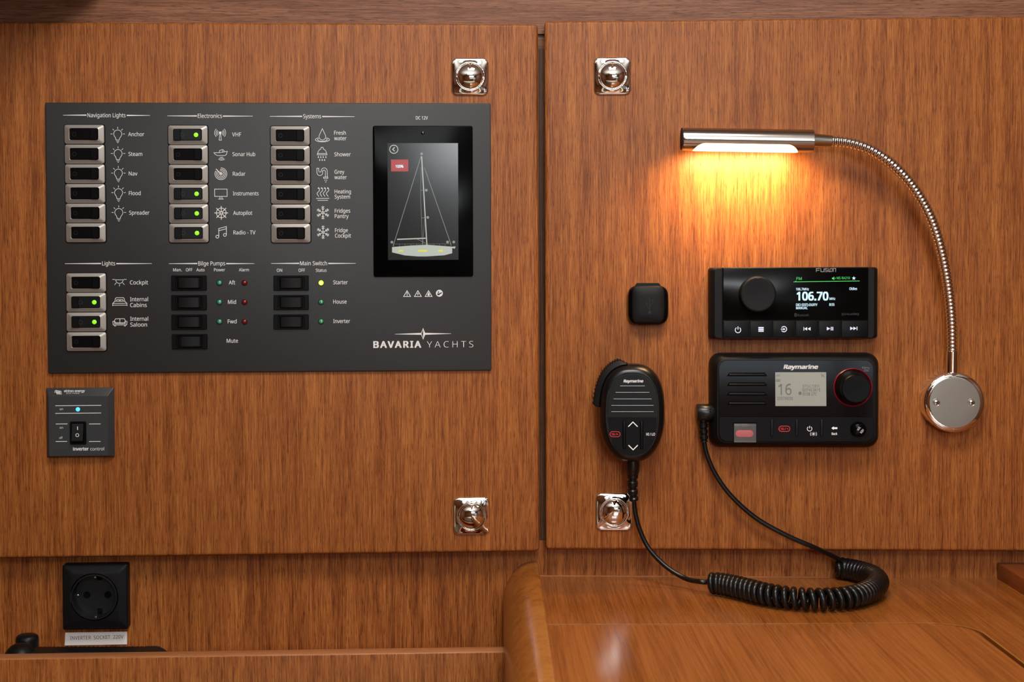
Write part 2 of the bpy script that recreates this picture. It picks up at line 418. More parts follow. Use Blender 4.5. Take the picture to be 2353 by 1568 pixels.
wbox('trim_8', 'white_wall', 0.10, 1.66, -3.36, -3.34, -0.09, 0.14)      # pale lining of the saloon's far end
for i, (x0, x1) in enumerate(((0.30, 0.86), (0.90, 1.5))):  # no windows: glowing panes added for the radio lens to reflect
    f = wbox(f'window_{i+3}', 'white_wall', x0, x1, -3.35, -3.325, -0.06, 0.10)
    bm = bmesh.new(); box(bm, x0+0.01, x1-0.01, -3.322, -3.318, -0.05, 0.09); finish(bm, 'added_glow', 'glow_pane', f)
wbox('trim_9', 'white_wall', 1.0, 1.66, -3.36, -3.34, -0.75, -0.09)
wbox('trim_10', 'white_wall', 0.02, 1.66, -3.36, -3.34, 0.52, 0.86)
bm = bmesh.new(); box(bm, -1.3, 1.2, -2.9, -2.0, -0.85, -0.68, 0.03); box(bm, -1.3, 1.2, -2.9, -2.0, -1.4, -0.86, 0.01)
tag(finish(bm, 'settee', 'cream'), 'long cream settee across the cabin behind the photographer', 'settee')
wbox('shade_box', 'cabin', -0.95, -0.395, -0.20, 0.02, 0.281, 0.40)  # unseen box added to shade the left end of the top strip
# ================================================================ LOCKER DOORS WITH PUSH LATCHES
def door(name, fr, c, label, latches):
    (x0, y0), (x1, y1) = c
    cx, cy = (x0+x1)/2, (y0+y1)/2
    t = Thing(name, fr, cx, cy, 0, label, 'cabinet door')
    (ax, _), (bx, _) = t.q(x0, cy), t.q(x1, cy); az, bz = t.q(1244, y0)[1], t.q(1244, y1)[1]
    bm = bmesh.new(); plate(bm, (ax+bx)/2, (az+bz)/2, bx-ax, az-bz, 0.004, 0.0195, 0, 0.003, k=5, steps=5)
    finish(bm, 'panel', 'wood_v', t.e, angle=50)
    for (lx, ly) in latches:
        X, Z = t.q(lx, ly, -0.002); q = S
        bm = bmesh.new()
        rg = []
        for ins, y in ((0, 0.0005), (0, -0.0012), (0.4, -0.0018), (1.4, -0.0022), (4, -0.0025)):
            rg.append((rra((85-2*ins)*q, (85-2*ins)*q, (13-ins*0.8)*q), y))
        c0 = ca(33.5*q); a0 = rg[-1][0]
        for tt, y in [(k_/8, -0.0025-0.0013*(k_/8)**1.4) for k_ in range(1, 9)]:
            rg.append(([(a0[i][0]*(1-tt)+c0[i][0]*tt, a0[i][1]*(1-tt)+c0[i][1]*tt) for i in range(len(a0))], y))
        rg.append((ca(31.0*q), -0.0024))
        loft(bm, rg)
        pl = finish(bm, 'latch_plate', 'chrome', t.e, angle=60, loc=(X, 0, Z))
        bm = bmesh.new()
        loft(bm, [(circ(33.5*q, 8), -0.0024), (circ(33.8*q, 8), -0.0041), (circ(33*q, 8), -0.0046), (circ(32*q, 8), -0.0046), (circ(31.2*q, 8), -0.0040), (circ(31.0*q, 8), -0.0022)], loop=True)
        finish(bm, 'ring', 'chrome', pl, angle=70)
        bm = bmesh.new(); R = 29.8*q
        rg = [(circ(R, 8), -0.0024), (circ(R, 8), -0.0040)]
        for i in range(1, 9):
            a = i/9; rg.append((circ(R*math.cos(a*PI/2), 8), -0.0040-0.0058*math.sin(a*PI/2)))
        loft(bm, rg); finish(bm, 'push_button', 'chrome', pl, angle=70)
    return t
door('cabinet_door', LF, ((-60, 55), (1238, 1268)), 'left wooden locker door with vertical grain, carrying the big grey switch panel', ((1080, 176), (1083.5, 1186.5)))
door('cabinet_door', RF, ((1252.5, 49), (2440, 1263)), 'right wooden locker door with vertical grain, carrying the reading lamp and both radios', ((1407, 174.5), (1411, 1177)))

# ================================================================ SWITCH PANEL
t = Thing('switch_panel', LF, 617, 546, 0.0, 'large dark grey electrical switch panel with silver and black rockers and a touchscreen', 'switch panel')
cx, cz, w_, h_ = t.rect(107, 236.5, 1128.5, 855, -0.003)
PY = -0.0032
bm = bmesh.new(); plate(bm, cx, cz, w_, h_, 0.0014, 0, PY, 0.0007)
finish(bm, 'face_plate', 'panel', t.e)
g = [(y0, y1) for y0, y1 in ()]
def silver_meshes():
    q = S; out = {}
    bm = bmesh.new()
    rg = [(rr(88.5*q, 43*q, 5*q), 0), (rr(88.5*q, 43*q, 5*q), -0.0016), (rr(87*q, 41.5*q, 4.4*q), -0.0021), (rr(85*q, 39.5*q, 4*q), -0.0023),
          (rr(67*q, 29*q, 5*q), -0.0043), (rr(65.5*q, 27.6*q, 4.4*q), -0.00445), (rr(64.3*q, 26.8*q, 4*q), -0.0043), (rr(64*q, 26.5*q, 3.6*q), -0.0038), (rr(64*q, 26.5*q, 3.6*q), 0)]
    loft(bm, rg, loop=True); out['bezel'] = bm
    return out
def rocker_bm(on, W=62, H=24.5, q=S, y0=-0.0005, base=-0.0032, hi=-0.0062, ridge=16):
    s = 1 if on else -1     # on: raised at the left end, pressed at the right
    prof = [(-W/2, y0), (-W/2, hi+0.0005), (-W/2+1.2, hi), (-ridge, hi+0.0003), (-ridge+1.5, hi+0.0009), (W/2-1, base), (W/2, base+0.0004), (W/2, y0)]
    bm = bmesh.new(); a, b = [], []
    for x, y in prof:
        a.append(bm.verts.new((x*q*s, y, H/2*q))); b.append(bm.verts.new((x*q*s, y, -H/2*q)))
    n = len(prof)
    for i in range(n):
        j = (i+1) % n; bm.faces.new((a[i], a[j], b[j], b[i]))
    bm.faces.new(a); bm.faces.new(list(reversed(b)))
    bmesh.ops.recalc_face_normals(bm, faces=bm.faces)
    bmesh.ops.bevel(bm, geom=[e for e in bm.edges if abs(e.verts[0].co.z-e.verts[1].co.z) < 1e-7 and min(e.verts[0].co.y, e.verts[1].co.y) < -0.002],
                    offset=0.0004, segments=2, affect='EDGES')
    return bm
_bz = finish(silver_meshes()['bezel'], 'bezel', 'silver'); C.objects.unlink(_bz)
_ro = finish(rocker_bm(False), 'rocker', 'black_sw'); C.objects.unlink(_ro)
_rn = finish(rocker_bm(True), 'rocker', 'black_sw'); C.objects.unlink(_rn)
bm = bmesh.new(); dome(bm, 0, 0, 5.0*S, 0, 0.0008, n=4, base=0.0003); _led = finish(bm, 'indicator_light', 'led'); C.objects.unlink(_led)
bm = bmesh.new(); ribbon(bm, [(p[0]*S, p[1]*S) for p in circle(0, 0, 4.2)], 0.9*S, 0, True); _mk = finish(bm, 'ring_mark', 'faint', smooth=False); C.objects.unlink(_mk)
bm = bmesh.new(); plate(bm, 0, 0, 92*S, 46*S, 6*S, 0.0, -0.0004, 0.0002); _rim = finish(bm, 'gasket', 'groove'); C.objects.unlink(_rim)
def inst(src, parent, loc, name=None):
    o = src.copy(); C.objects.link(o); o.parent = parent; o.location = loc
    if name: o.name = name
    return o
def silver_switch(px, py, on):
    X, Z = t.q(px, py, PY-0.003)
    b = inst(_bz, t.e, (X, PY, Z), 'rocker_switch')
    inst(_rim, b, (0, 0, 0))
    r = inst(_rn if on else _ro, b, (0, 0, 0))
    if on:
        inst(_led, b, (19*S, -0.0037, 0))
        inst(_mk, b, (-11*S, -0.0053, 0)).rotation_euler = (0, 0, 0.102)
    else: inst(_mk, b, (-21.5*S, -0.0038, 0)).rotation_euler = (0, 0, -0.102)
ys = [308.7, 354.3, 399.6, 444.9, 490, 535.2]
for i in range(6):
    silver_switch(192.9+0.74*i, ys[i], False)
    silver_switch(431.2+0.45*i, [310.2, 355.2, 400.5, 445.7, 490.8, 535.9][i], i in (0, 3, 4, 5))
    silver_switch(666.4+0.36*i, [311.7, 356.7, 401.8, 446.6, 491.8, 536.3][i], False)
for i, y in enumerate((650, 695, 740.3, 785.7)): silver_switch(197.2+0.25*i, y, i in (1, 2))
# black switches
bm = bmesh.new(); frame_ring(bm, 0, 0, 79.5*S, 34*S, 2*S, 59*S, 26*S, 1.5*S, 0, -0.0020, 0.0004); box(bm, -30*S, 30*S, -0.0004, 0, -14*S, 14*S)
_bb = finish(bm, 'bezel', 'black_sw'); C.objects.unlink(_bb)
def black_rocker(sh):
    bm = bmesh.new(); q = S
    pts = [(-27, -0.0002), (-25, -0.0030), (sh-22, -0.0044), (sh+22, -0.0044) if sh == 0 else (sh+18, -0.0040), (26.5, -0.0022), (27, -0.0002)]
    a = [bm.verts.new((x*q, y, 11.5*q)) for x, y in pts]; b = [bm.verts.new((x*q, y, -11.5*q)) for x, y in pts]
    for i in range(len(pts)):
        j = (i+1) % len(pts); bm.faces.new((a[i], a[j], b[j], b[i]))
    bm.faces.new(a); bm.faces.new(list(reversed(b)))
    bmesh.ops.recalc_face_normals(bm, faces=bm.faces)
    bmesh.ops.bevel(bm, geom=bm.edges[:], offset=0.0003, segments=1, affect='EDGES')
    return bm
_b0 = finish(black_rocker(0), 'rocker', 'black_soft'); C.objects.unlink(_b0)
_b1 = finish(black_rocker(5), 'rocker', 'black_soft'); C.objects.unlink(_b1)
for px, py, k in ((434, 650.5, 0), (434.3, 695.5, 0), (434.5, 740.4, 0), (435.7, 785.3, 1), (668.9, 650.6, 0), (669, 695.3, 0), (669, 740, 0)):
    X, Z = t.q(px, py, PY-0.002); b = inst(_bb, t.e, (X, PY, Z), 'rocker_switch'); inst((_b0, _b1)[k], b, (0, 0, 0))
# panel LEDs with their chrome collars
def panel_led(px, py, m, nm, lb):
    X, Z = t.q(px, py, PY)
    bm = bmesh.new(); loft(bm, [(circ(6.9*S), 0), (circ(6.9*S), -0.0005), (circ(6.3*S), -0.0007), (circ(5.9*S), -0.0005), (circ(5.9*S), 0)], loop=True)
    c = finish(bm, 'indicator_light', 'panel', t.e, loc=(X, PY, Z)); c['label'] = lb
    bm = bmesh.new(); dome(bm, 0, 0, 5.7*S, 0, 0.0018, n=6, base=0.0002); finish(bm, 'lens', m, c, angle=80)
    if m == 'led_y':
        bm = bmesh.new(); dome(bm, 0, 0, 3.0*S, -0.0016, 0.0006, n=3); finish(bm, 'bright_core', 'led_hot', c)
    elif m == 'lens_g':
        bm = bmesh.new(); loft(bm, [([(x*0.55+1.2*S, z*0.8-0.5*S) for x, z in circ(3.6*S)], -0.0017), ([(x*0.3+1.2*S, z*0.5-0.5*S) for x, z in circ(3.4*S)], -0.0021)])
        finish(bm, 'reflector', 'reflector', c)
M['reflector'] = mat('led_reflector', (0.35, .85, .6), 0.25, 0.6)
for y in (650.2, 694.6, 739.5):
    panel_led(504.4, y, 'lens_g', 'l', 'clear green indicator light'); panel_led(561.9, y, 'lens_r', 'l', 'dark red indicator light')
panel_led(737.8, 650.3, 'led_y', 'l', 'lit yellow-green indicator light')
for y in (694.4, 739): panel_led(737.8, y, 'lens_g', 'l', 'clear green indicator light')
# printed lettering
TX = [("Navigation Lights", 200.9, 288.6, 269.6, 9.2), ("Electronics", 454.4, 510.2, 271, 9.2), ("Systems", 696.7, 737.8, 272, 9.2),
      ("Lights", 234.6, 264.7, 610.3, 9.2), ("Bilge Pumps", 455.5, 517.3, 610.3, 9.2), ("Main Switch", 689.5, 751.5, 610, 9.2),
      ("Anchor", 294.6, 331.4, 313, 8.8), ("Steam", 295.3, 327, 358.5, 8.8), ("Nav", 296, 315.8, 403.5, 8.8), ("Flood", 296.2, 323.2, 448.6, 8.8), ("Spreader", 296.8, 343.3, 493.5, 8.8),
      ("VHF", 533.4, 554.1, 313.6, 8.8), ("Sonar Hub", 534.3, 586.5, 359, 8.8), ("Radar", 535, 564, 404, 8.8), ("Instruments", 535.2, 594.3, 449.3, 8.8), ("Autopilot", 535.8, 579.8, 494, 8.8), ("Radio - TV", 536.3, 587, 539, 8.8),
      ("Fresh", 767.8, 794.7, 309.7, 8.8), ("water", 767.8, 796.3, 322.3, 8.8), ("Shower", 768.3, 806, 359.3, 8.8), ("Grey", 768.7, 791.2, 399.5, 8.8), ("water", 768.3, 796.8, 411.9, 8.8),
      ("Heating", 769, 806.4, 444.7, 8.8), ("System", 769, 804.3, 456.7, 8.8), ("Fridges", 769.2, 804.8, 489, 8.8), ("Pantry", 769.2, 801, 501.4, 8.8), ("Fridge", 769.7, 799.3, 533.8, 8.8), ("Cockpit", 769.7, 806.6, 546.2, 8.8),
      ("DC 12V", 955.6, 983.2, 274.8, 7.6), ("Cockpit", 298.6, 340.3, 654, 9), ("Internal", 299, 340.3, 692.6, 9), ("Cabins", 299, 337.4, 706, 9), ("Internal", 299.3, 340.5, 737.5, 9), ("Saloon", 299.3, 337.9, 750.9, 9),
      ("Man.", 397.9, 417.8, 623.9, 7), ("OFF", 427.2, 442.1, 623.9, 7), ("Auto", 451.3, 470, 623.9, 7), ("Power", 491.7, 517.3, 623.9, 7), ("Alarm", 549, 572.2, 623.9, 7),
      ("Aft", 525.8, 540.5, 654, 8.8), ("Mid", 523.8, 542.5, 698.6, 8.8), ("Fwd", 523.3, 543.7, 743.5, 8.8), ("Mute", 520.9, 546.8, 788, 8.8),
      ("ON", 636, 648.4, 625, 7.2), ("OFF", 686, 701, 625, 7.2), ("Status", 725.6, 750.4, 625, 7.2), ("Starter", 765.8, 799, 653.5, 8.8), ("House", 765.8, 796.5, 698, 8.8), ("Inverter", 765.8, 804.3, 742.8, 8.8)]
for s_, x0, x1, b, c in TX: t.text(s_, x0, x1, b, c, y=PY, bold=0.006)
t.text("BAVARIA", 857.8, 968, 799.6, 14.6, y=PY, bold=0.035, spacing=1.25)
t.text("YACHTS", 981.1, 1087.6, 799.2, 14.6, y=PY, bold=-0.012, spacing=1.35)
for x0, x1, y in ((197.7, 145.7, 264.7), (292, 343.7, 265.3), (451.5, 385, 266.5), (512.9, 580.3, 267), (693.7, 620.7, 267.5), (741, 814, 268),
                  (230.8, 150.2, 606), (268.3, 348.2, 606), (452.6, 388.8, 606), (520.4, 583.8, 606), (687, 623.4, 605.6), (754.7, 817, 605.6)):
    t.strokes((x0+x1)/2, y, [('l', [(-(x1-x0)/2, 0), ((x1-x0)/2, 0)], [2.8, 0.9])], y=PY, name='heading_line')
# pictograms
def bulb():
    it = [('l', arc(0, 0, 9, 130, 395, 18)), ('l', [(-6, 7), (-4.5, 10), (-4, 13.5), (3.5, 13.5), (4, 10), (6, 7), (7.4, 5)]),
          ('l', [(-3.2, 16.5), (3.2, 16.5)]), ('l', [(-1.6, 19.5), (1.6, 19.5)])]
    for a in (180, 225, 270, 315, 360):
        c, s_ = math.cos(math.radians(a)), math.sin(math.radians(a)); it.append(('l', [(11.5*c, 11.5*s_), (16*c, 16*s_)]))
    return it
for x, y in ((270.5, 308), (271.3, 353), (272, 398), (272.5, 443), (273, 488.5)): t.strokes(x, y, bulb(), y=PY, w=1.1)
t.strokes(506, 309, [('p', circle(0, -3.5, 3.2)), ('l', [(-0.8, -1), (-2.6, 13), (2.6, 13), (0.8, -1)])]+[('l', arc(0, -3.5, r, a-45, a+45, 8)) for r in (6, 9, 12.5) for a in (0, 180)], y=PY, w=1.1)
t.strokes(508, 356, [('c', [(-16, -5), (-2, -5), (14, -8), (12, -1), (9, 1.5), (-9, 1.5), (-14, -2)]), ('l', [(-4, -5), (-3, -10), (4, -12), (8, -8)]), ('l', [(3, -10), (4, -7)])]+[('l', arc(1, 1, r, 50, 130, 8)) for r in (5, 8, 11)], y=PY, w=1.1)
t.strokes(507.6, 399.5, [('c', circle(0, 0, 3.4)), ('l', arc(0, 0, 7, -110, 220, 20)), ('l', arc(0, 0, 10.2, -100, 215, 20)), ('l', arc(0, 0, 13.4, -90, 210, 24)), ('l', [(-11, -11), (0, 0)], 1.8), ('p', circle(0, 0, 2, 10))], y=PY, w=1.2)
t.strokes(507.6, 446, [('c', [(-14, -11), (14, -11), (14, 5.5), (-14, 5.5)]), ('l', [(-2, 6), (-2.5, 11)]), ('l', [(2, 6), (2.5, 11)]), ('l', [(-6, 11.5), (6, 11.5)])], y=PY, w=1.2)
t.strokes(508.4, 489.5, [('c', circle(0, 0, 11)), ('c', circle(0, 0, 2.6, 12))]+[('l', [(2.6*math.cos(a*PI/4), 2.6*math.sin(a*PI/4)), (15.5*math.cos(a*PI/4), 15.5*math.sin(a*PI/4))], 1.6) for a in range(8)], y=PY, w=1.3)
t.strokes(508, 534, [('c', circle(-8.5, 10, 3.3, 12)), ('c', circle(8.5, 6, 3.3, 12)), ('l', [(-5.2, 10), (-5.2, -8.5), (12, -13), (12, 5.5)]), ('l', [(-5.2, -3.5), (12, -8)])], y=PY, w=1.3)
t.strokes(740.7, 309, [('c', [(0, -13)]+[(p[0], p[1]) for p in arc(0, 5, 7.6, -25, 205, 14)]), ('l', arc(0, 12, 11, -40, 220, 16, 3.5)), ('l', arc(0, 12, 16, -55, 235, 20, 5))], y=PY, w=1.1)
t.strokes(740.2, 354, [('c', [(-11, 0)]+arc(0, -2, 9.5, 180, 250, 6)+[(-2, -15), (2, -15)]+arc(0, -2, 9.5, 290, 360, 6)+[(11, 0), (11, 2), (-11, 2)]), ('l', [(-11, -1), (11, -1)])]+[('p', [(x-1.4, y), (x, y-4), (x+1.4, y), (x, y+1.2)]) for x, y in ((-8.5, 8), (-3, 8), (2.5, 8), (8.5, 8), (-5.5, 14.5), (0, 14.5), (5.5, 14.5))], y=PY, w=1.1)
t.strokes(740.5, 400, [('l', [(-12, -13), (-12, -5)]+arc(-5.5, -3, 6.5, 170, 20, 8)+[(1, -6)]+arc(4, -6, 3, 180, 360, 6)+[(7, 7)]), ('l', [(-8, -13), (-8, -8)]+arc(-5, -7, 2.8, 160, 20, 5)+arc(4.5, -7, 6.8, 190, 350, 8)+[(11.5, 7)]), ('l', [(-13, -13), (-7, -13)]), ('c', [(3, 7), (12.5, 7), (12.5, 10), (3, 10)])]+[('p', [(x-1.2, y), (x, y-3), (x+1.2, y)]) for x, y in ((6, 15), (10, 15), (8, 19))], y=PY, w=1.1)
t.strokes(741.5, 446, [('l', [(x+2.5*math.sin(k*0.75)-0.2*k, -13+k*1.9) for k in range(11)]) for x in (-9, -2, 5, 12)]+[('p', [(x-2.8, -12.5), (x-0.2, -15.5), (x+2.6, -12)]) for x in (-9, -2, 5, 12)]+[('l', [(-15, 10), (15, 10)]), ('l', [(-12, 14.5), (12, 14.5)])], y=PY, w=1.2)
def flake():
    it = [('c', circle(0, 0, 2.2, 6))]
    for a in range(6):
        an = math.radians(60*a+30); c, s_ = math.cos(an), math.sin(an)
        it.append(('l', [(2*c, 2*s_), (15.5*c, 15.5*s_)]))
        for r, l in ((7, 4.2), (11, 4.2)):
            for sg in (-1, 1):
                an2 = an+sg*math.radians(50); it.append(('l', [(r*c, r*s_), (r*c+l*math.cos(an2), r*s_+l*math.sin(an2))]))
    return it
for x, y in ((742, 489), (742.4, 534)): t.strokes(x, y, flake(), y=PY, w=1.2)
t.strokes(274.5, 647, [('l', [(-16, -4.5), (-9.5, -4.5)]), ('l', [(9.5, -4.5), (16, -4.5)]), ('c', [(-8.5, -3.5)]+arc(0, -3.5, 8.2, 170, 10, 10, 8)+[(8.5, -3.5)]), ('l', [(-7, 3), (-11, 7.5)]), ('l', [(7, 3), (11, 7.5)]), ('l', [(0, 6.5), (0, 11)])], y=PY, w=1.1)
t.strokes(275.3, 694.5, [('c', [(-11, -2), (-10, -8), (-8, -10), (8, -10), (10, -8), (11, -2)]), ('c', [(-7, -2), (-7, -5.5), (-1, -5.5), (-1, -2)]), ('c', [(1, -2), (1, -5.5), (7, -5.5), (7, -2)]), ('l', [(-16, 9), (-16, 3), (-11, -2), (11, -2), (16, 3), (16, 9)]), ('l', [(-16, 3), (16, 3)]), ('l', [(-16, 7), (16, 7)])], y=PY, w=1.2)
t.strokes(275.6, 741, [('c', [(-12, 3), (-12, -4), (-10, -8), (10, -8), (12, -4), (12, 3)]), ('l', [(0, -8), (0, 1)]), ('c', [(-16, -2), (-12, -3), (-10, 1), (10, 1), (12, -3), (16, -2), (15, 6), (-15, 6)]), ('l', [(-12, 6), (-12, 8.5), (-9, 8.5)]), ('l', [(12, 6), (12, 8.5), (9, 8.5)])], y=PY, w=1.2)
tri = [('c', [(0, -6.6), (7.9, 6.6), (-7.9, 6.6)], 1.4)]
t.strokes(935.4, 675, tri+[('l', [(0, -3), (0, 2.8)], 1.7), ('p', circle(0, 4.6, 0.9, 8))], y=PY)
t.strokes(960.2, 675, tri+[('p', [(1, -3.5), (-2.2, 1.2), (-0.2, 1.0), (-1.2, 5), (2.4, -0.2), (0.3, 0)])], y=PY)
t.strokes(984.8, 675, tri+[('p', [(0, -3.5), (2.4, 1), (2.8, 3), (1.6, 5), (-1.6, 5), (-2.8, 3), (-1.5, 0)])], y=PY)
ic = t.strokes(1009.6, 674.2, [('p', circle(0, 0, 8))], y=PY)
t.strokes(1009.6, 674.2, [('p', circle(-2.2, -2.6, 1.7, 10)), ('p', [(-4.8, 0), (-1, 0.5), (1.5, -0.5), (5.5, -3), (5.5, 0), (1, 2.8), (-0.5, 4.5), (-4.4, 4.5)])], y=PY-0.0001, m='panel')
t.strokes(972.3, 767.5, [('l', [(-64.5, 0.4), (-4.5, 0)], [0.6, 4.4]), ('l', [(4.5, 0), (64, 0)], [4.4, 0.6]), ('c', [(0, -12), (4.6, 0), (0, 12), (-4.6, 0)], 1.4), ('p', [(0, -12), (4.6, 0), (0, 12)])], y=PY, name='star_emblem')
# touchscreen
cx, cz, w_, h_ = t.rect(857.5, 289, 1086.8, 636.3, PY-0.0018)
bm = bmesh.new(); plate(bm, cx, cz, w_, h_, 5*S, PY, PY-0.0018, 0.0004)
disp = tag(finish(bm, 'touchscreen', 'gloss', t.e), 'black glass touchscreen')
SY = PY-0.0018
cx, cz, w_, h_ = t.rect(891, 329, 1053, 597.5, SY)
bm = bmesh.new(); plate(bm, cx, cz, w_, h_, 0.0001, SY, SY-0.0001, 0.00002, k=2, steps=1); finish(bm, 'lit_screen', 'screen', disp)
SY -= 0.0001; kw = dict(y=SY, parent=disp)
X, Z = t.q(971.3, 305.8, SY); bm = bmesh.new(); dome(bm, 0, 0, 4*S, 0, 0.0004, n=3); finish(bm, 'camera_lens', 'gloss_vhf', disp, loc=(X, SY+0.0001, Z))
t.strokes(904.9, 343.2, [('c', circle(0, 0, 9.3, 28), 1.8), ('l', [(2, -4.5), (-2.6, 0), (2, 4.5)], 2.2)], m='boat', name='back_arrow', **kw)
t.strokes(918.3, 380.4, [('p', [(-19.7, -13.5), (19.7, -13.5), (19.7, 13.5), (-19.7, 13.5)])], m='redb', name='red_field', **kw)
t.text("100%", 908.8, 927, 385.6, 6.2, m='oled_w', bold=0.03, y=SY-0.0001, parent=disp)
b0 = (970, 470)
def rel(ps): return [(p[0]-b0[0], p[1]-b0[1]) for p in ps]
t.strokes(*b0, [('l', rel([(968, 360.5), (903.5, 564.3)]), 1.2), ('l', rel([(975.8, 386.9), (1035.8, 562.5)]), 1.2), ('l', rel([(968.5, 385), (966.8, 454), (970.2, 561)]), 0.7), ('l', rel([(967, 437.6), (976.5, 437.6)]), 0.8), ('l', rel([(968.5, 500.5), (978, 500.5)]), 0.8), ('l', rel([(976, 500), (971, 561)]), 0.6), ('l', rel([(958, 549), (977, 558)]), 0.8)]
          + [('p', [(p[0]+q[0], p[1]+q[1]) for q in circle(0, 0, 3.2, 12)]) for p in rel([(969.4, 355), (979.5, 437.6), (982.7, 499.6), (900.8, 555.8), (1027.5, 555.8), (1041.7, 555.8)])]
          + [('l', rel([(905, 560), (1035, 560)]), 0.4)]+[('l', rel([(x, 560), (x, 566)]), 0.5) for x in range(905, 1036, 13)], m='boat_d', name='rigging_image', **kw)
t.strokes(*b0, [('l', rel([(969.4, 360.5), (980.4, 563)]), 2.4), ('l', rel([(912.7, 549.4), (977.7, 547.1)]), 2.6),
                ('p', rel([(901, 567), (944, 563.6), (981, 562), (1004, 563.8), (1037.4, 566.5), (1046, 566), (1044, 571), (1038, 569.5), (1038, 581.5), (1020, 586), (980, 588.5), (960, 588.5), (930, 586), (901, 579)]))], m='boat', name='yacht_image', **kw)
t.strokes(*b0, [('p', rel([(x0, 573.8), (x1, 573.8), (x1, 577.6), (x0, 577.6)])) for x0, x1 in ((916, 926), (960, 980.5), (1006, 1017))], m='yel', name='window_image', y=SY-0.0002, parent=disp)

# ================================================================ INVERTER CONTROL
t = Thing('inverter_control', LF, 184, 971, 0, 'small square grey inverter control plate with blue lamp and toggle, below the switch panel', 'control panel')
cx, cz, w_, h_ = t.rect(107.5, 891.5, 262.5, 1051, -0.0015)
H = -0.0075
fx, fz, fw, fh = t.rect(112.3, 911, 247, 1048, H)
bm = bmesh.new()
loft(bm, [(rr(w_, h_, 0.0008, 3, cx, cz), 0), (rr(w_, h_, 0.0008, 3, cx, cz), -0.0020), (rr(fw+0.0006, fh+0.0006, 0.0005, 3, fx, fz), H+0.0002), (rr(fw, fh, 0.0005, 3, fx, fz), H)])
finish(bm, 'face_plate', 'panel2', t.e, angle=15)
def lines(items, m='white', y=H, w=1.8, nm='printed_line'):
    for x0, x1, yy in items: t.strokes((x0+x1)/2, yy, [('l', [(-(x1-x0)/2, 0), ((x1-x0)/2, 0)])], w=w, y=y, m=m, name=nm)
lines(((128.8, 231, 932.4), (128.8, 231, 950), (128.8, 154.5, 974.7), (205.2, 231, 974.7), (128.4, 154, 1015), (205, 230.7, 1015)), w=1.4)
t.text("on", 137.2, 144.8, 943, 5, y=H); t.text("on", 137.2, 144.8, 985.6, 5, y=H); t.text("off", 136, 144.2, 1009, 5, y=H)
t.text("inverter", 167.8, 203.9, 1035.8, 7.2, y=H, bold=0.03); t.text("control", 207.6, 239.2, 1035.8, 7.2, y=H)
# wordmark on the sloping upper bevel
yb = -0.0052
t.text("victron energy", 146.3, 194.6, 901.6, 5.4, y=yb, bold=0.03, slant=0.15, lift=0.0006); t.text("BLUE POWER", 152.5, 182.6, 905.6, 2.6, y=yb, bold=0.02, spacing=1.5, lift=0.0010)
t.strokes(135.2, 902.2, [('l', [(-9.5+2.6*i, 0.5+i*0.4), (-7.8+2.6*i, -4.2+0.4*i), (-5.6+2.6*i, -4.8+0.5*i), (-5+2.6*i, 2+i*0.5), (-3+2.6*i, 4.4+0.3*i)], 1.2) for i in range(5)], y=yb-0.0008, name='wave_emblem')
X, Z = t.q(178.9, 941.2, H); bm = bmesh.new(); dome(bm, 0, 0, 4.9*S, 0, 0.0007, n=4); tag(finish(bm, 'indicator_light', 'led_b', t.e, loc=(X, H, Z)), 'glowing blue indicator light')
cx, cz, w_, h_ = t.rect(160.6, 969, 198, 1021.8, H-0.001)
bm = bmesh.new(); frame_ring(bm, 0, 0, w_, h_, 3*S, 27*S, 44*S, 1.5*S, 0, -0.0016, 0.0005); box(bm, -14*S, 14*S, -0.0003, 0, -23*S, 23*S)
sw = finish(bm, 'toggle_switch', 'black_sw', t.e, loc=(cx, H, cz))
bm = bmesh.new()
pr = [(21, 0), (21, -0.0018), (19, -0.0022), (3, -0.0030), (-14, -0.0056), (-17, -0.0056), (-20, -0.0030), (-21, 0)]
a = [bm.verts.new((-12.5*S, y, z*S)) for z, y in pr]; b = [bm.verts.new((12.5*S, y, z*S)) for z, y in pr]
for i in range(len(pr)):
    j = (i+1) % len(pr); bm.faces.new((a[i], a[j], b[j], b[i]))
bm.faces.new(a); bm.faces.new(list(reversed(b))); finish(bm, 'rocker', 'black_soft', sw)
t.strokes(178.2, 984.5, [('l', [(0, -3.8), (0, 3.8)], 1.8)], y=H-0.0032, parent=None, name='on_mark')
t.strokes(177.5, 1000.5, [('c', circle(0, 0, 3.4), 1.3)], y=H-0.0056, name='off_mark')

# ================================================================ LOWER LEFT: SOCKET, LABEL, TROUGH
WF = Frame(LF.o + LF.y*WALL, math.radians(2.6))
t = Thing('wall_socket', WF, 218, 1372, 0, 'square black power socket with round earthed well on the wood below the left door', 'socket')
cx, cz, w_, h_ = t.rect(144, 1298, 293.5, 1447.5, -0.0120)
wx, wz = t.q(215.7, 1373.2, -0.0147); R = 52.8*S
bm = bmesh.new()
o8 = lambda w, h, r: rr(w, h, r, 8, cx, cz)
loft(bm, [(o8(w_, h_, 0.002), 0), (o8(w_, h_, 0.002), -0.0115), (o8(w_-0.003, h_-0.003, 0.002), -0.0128), (o8(w_-0.018, h_-0.018, 0.004), -0.0143), (circ(R+0.0012, 8, wx, wz), -0.0147), (circ(R+0.0008, 8, wx, wz), -0.0137), (circ(R+0.0008, 8, wx, wz), 0)], loop=True)
finish(bm, 'frame', 'black_soft', t.e, angle=25)
bm = bmesh.new()
loft(bm, [(circ(R, 8, wx, wz), 0), (circ(R, 8, wx, wz), -0.0143), (circ(R-0.0004, 8, wx, wz), -0.0149), (circ(R-0.0014, 8, wx, wz), -0.0149), (circ(R-0.0018, 8, wx, wz), -0.0143), (circ(R-0.0022, 8, wx, wz), -0.0010)], cap0=False)
ins = finish(bm, 'well', 'black_well', t.e)
